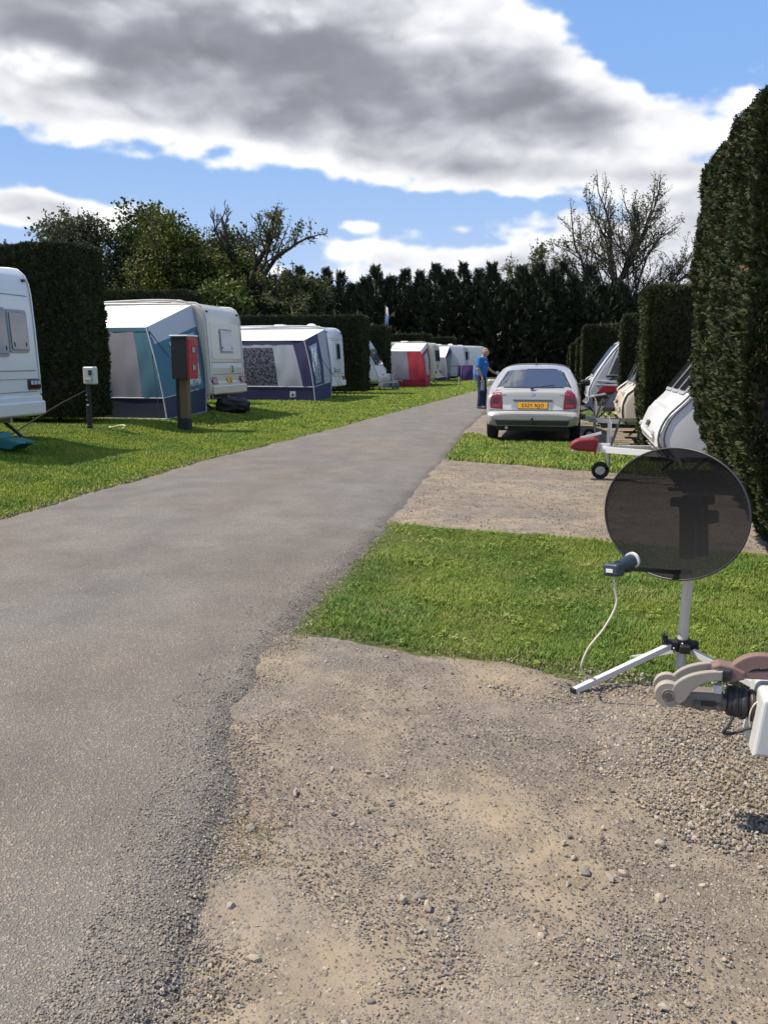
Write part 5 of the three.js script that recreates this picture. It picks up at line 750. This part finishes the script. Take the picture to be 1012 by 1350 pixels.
{
  const y0 = rise(-8.7, 14.9), t = thing('hookup_bollard', 'white electric hook-up box on a dark post beside the tall hedge', 'hook-up post', [-8.75, y0, -14.95]);
  part('post', rod([0, 0, 0], [0, 1.0, 0], .035, .035, 8), M.black, t); part('cable_wrap', [rbox(.09, .46, .08, .03, -.005, .24, .01), wire(Array.from({ length: 60 }, (_, k) => [Math.cos(k * .7) * .045, .04 + k * .0105, Math.sin(k * .7) * .045]), .01, 160, 5)], M.black, t);
  const b = part('box', rbox(.22, .32, .16, .025, .06, 1.0, .0, 3), std(.58, .57, .52, .45), t); part('socket', rbox(.07, .1, .03, .012, .1, 1.06, .09), M.darkGrey, b); part('cover', rbox(.17, .012, .012, .004, .06, .93, .083), M.frameGrey, b);
  const c = thing('hookup_cable', 'dark hook-up cable stretched from the white box to the caravan with oval badge', 'cable'); part('cable', wire([[-8.78, y0 + .72, -14.9], [-8.95, y0 + .5, -14.3], [-9.1, y0 + .25, -13.7], [-9.2, y0 + .05, -13.2]], .012, 40, 6), M.black, c);
  const d = thing('ground_cable', 'short loop of pale cable lying on the grass by the hook-up post', 'cable'); const yy = rise(-8.25, 15.6) + .05; part('cable', wire([[-8.5, yy + .02, -15.2], [-8.42, yy + .02, -15.1], [-8.3, yy + .05, -15.25], [-8.15, yy + .05, -15.15], [-8.05, yy + .02, -14.85]], .012, 60, 6), std(.7, .66, .35, .6), d);
}
{
  const t = thing('waste_water_tank', 'teal plastic waste water tank with a black wheel under the white caravan', 'water tank', [-8.12, rise(-8.12, 11.6), -11.6], -.15); t.scale.setScalar(.85); const tl = phys(.012, .13, .115, .5);
  part('tank', (() => { const s = new THREE.Shape(); s.moveTo(-.45, .06); s.lineTo(.18, .05); s.lineTo(.30, .12); s.lineTo(.42, .17); s.lineTo(.30, .2); s.lineTo(.12, .24); s.lineTo(-.1, .25); s.lineTo(-.16, .33); s.lineTo(-.42, .33); s.closePath(); return extr(s, .34, .03, 3).translate(0, 0, -.17); })(), tl, t); part('spout', rod([.36, .165, 0], [.5, .17, 0], .04, .02, 10), tl, t);
  for (const s of [-1, 1]) { const w = part('wheel', wheelGeo(.13, .07).rotateX(Math.PI / 2).translate(-.28, .13, s * .23), M.rubber, t); part('hub', new THREE.CylinderGeometry(.05, .05, .08, 12).rotateX(Math.PI / 2).translate(-.28, .13, s * .23), M.darkGrey, w); }
}
{ // black holdall under the cream caravan
  const t = thing('black_bag', 'lumpy black bag lying on the grass under the cream caravan', 'bag', [-8.25, rise(-8.25, 21.0), -20.9], .15), g = new THREE.SphereGeometry(1, 40, 24), p = g.attributes.position;
  for (let i = 0; i < p.count; i++) { const x = p.getX(i), y = p.getY(i), z = p.getZ(i), k = 1 + .22 * fbm3(x * 2 + 3, y * 2, z * 2, 4), f = (v) => Math.sign(v) * Math.pow(Math.abs(v), .7); p.setXYZ(i, f(x) * .42 * k, Math.max(0, .19 + f(y) * .2 * k), f(z) * .25 * k); } g.computeVertexNormals();
  part('bag_body', g, std(.014, .014, .016, .55), t); part('strap', wire([[-.2, .3, .1], [-.1, .46, .05], [.08, .45, .0], [.16, .33, .0]], .015, 30, 6), M.black, t); part('zip', wire([[-.35, .28, .05], [-.1, .37, .06], [.2, .36, .05], [.36, .25, .04]], .006, 30, 5), M.darkGrey, t);
}
{ // covered lump by the white nose
  const t = thing('covered_barbecue', 'blue-grey covered heap on the grass beside the red awning', 'cover', [-8.75, 0, -43.0]), g = new THREE.SphereGeometry(1, 36, 20), p = g.attributes.position;
  for (let i = 0; i < p.count; i++) { const x = p.getX(i), y = p.getY(i), z = p.getZ(i), k = 1 + .2 * fbm3(x * 2 + 8, y * 2, z * 2, 3); p.setXYZ(i, x * .55 * k * (1 - .35 * Math.max(0, y)), Math.max(0, .1 + y * .62 * k), z * .4 * k); } g.computeVertexNormals(); part('cover_sheet', g, std(.06, .075, .10, .75), t); part('drawcord', wire([[-.5, .08, .2], [0, .06, .42], [.5, .08, .2]], .012, 24, 5), M.darkGrey, t);
}
{ // towels on a folding airer
  const t = thing('clothes_airer', 'folding clothes airer standing on the grass beyond the red awning', 'airer', [-5.15, 0, -45.6]);
  for (const x of [-.4, .38]) { part('frame', [rod([x, 0, -.28], [x, 1.12, .26], .012), rod([x, 0, .28], [x, 1.12, -.26], .012)], M.galv, t); } for (const z of [-.26, 0, .26]) part('rail', rod([-.42, 1.11, z], [.4, 1.11, z], .009), M.galv, t);
  const hang = (label, name, x0, x1, y0, y1, z, m, s) => { const q = thing(name, label, 'towel', [-5.15, 0, -45.6], 0, 'towels drying on the airer'); part('front_fold', cloth([x0, y0, z], [x1, y0 + .03, z], [x1, y1, z - .02], [x0, y1, z - .02], 14, 12, .04, s, [0, 0, 1]), m, q); part('back_fold', cloth([x0, y0 + .15, z - .06], [x1, y0 + .12, z - .06], [x1, y1, z - .02], [x0, y1, z - .02], 14, 8, -.03, s + 1, [0, 0, 1]), m, q); };
  hang('large purple towel hanging on the clothes airer', 'purple_towel', -.25, .34, .36, 1.13, .30, fab(.07, .022, .13), 2); hang('narrow dark purple towel on the end of the airer', 'purple_towel', -.46, -.29, .55, 1.13, .30, fab(.035, .016, .08), 5); hang('pale blue towel on the airer behind the person in blue', 'blue_towel', .36, .46, .4, 1.1, .29, fab(.2, .4, .62), 8);
}
{ const t = thing('flagpole', 'thin pole carrying a small limp white and blue flag above the hedges', 'flag', [-10.35, 0, -50]); part('pole', rod([0, 0, 0], [0, 4.45, 0], .03, .02, 8), M.galv, t); part('flag_cloth', cloth([.03, 3.35, 0], [.18, 3.3, .1], [.2, 3.85, .06], [.03, 3.95, 0], 8, 10, .05, 3, [0, 0, 1]), fab(.06, .14, .42), t); part('flag_cloth', cloth([.03, 3.95, 0], [.2, 3.85, .06], [.15, 4.3, .05], [.03, 4.4, 0], 8, 10, .05, 4, [0, 0, 1]), fab(.68, .68, .7), t); }
{ // red cover over the coupling of the white caravan
  const t = thing('hitch_cover', 'red vinyl cover pulled over the coupling of the white caravan', 'hitch cover', [.06, .08, -11.1]); t.scale.setScalar(.82); const s = new THREE.Shape(); s.moveTo(-.02, .42); s.quadraticCurveTo(.0, .50, .12, .535); s.lineTo(.34, .56); s.lineTo(.40, .52); s.lineTo(.36, .34); s.lineTo(.12, .35); s.quadraticCurveTo(-.01, .37, -.02, .42); const rd = std(.17, .01, .016, .6); part('cover', extr(s, .18, .04, 4).translate(0, 0, -.09), rd, t); part('edging', wire([[.40, .52, .13], [.36, .34, .13], [.36, .34, -.13], [.40, .52, -.13]], .01, 30, 5), std(.12, .01, .012, .7), t);
}
renderer.render(scene, camera);
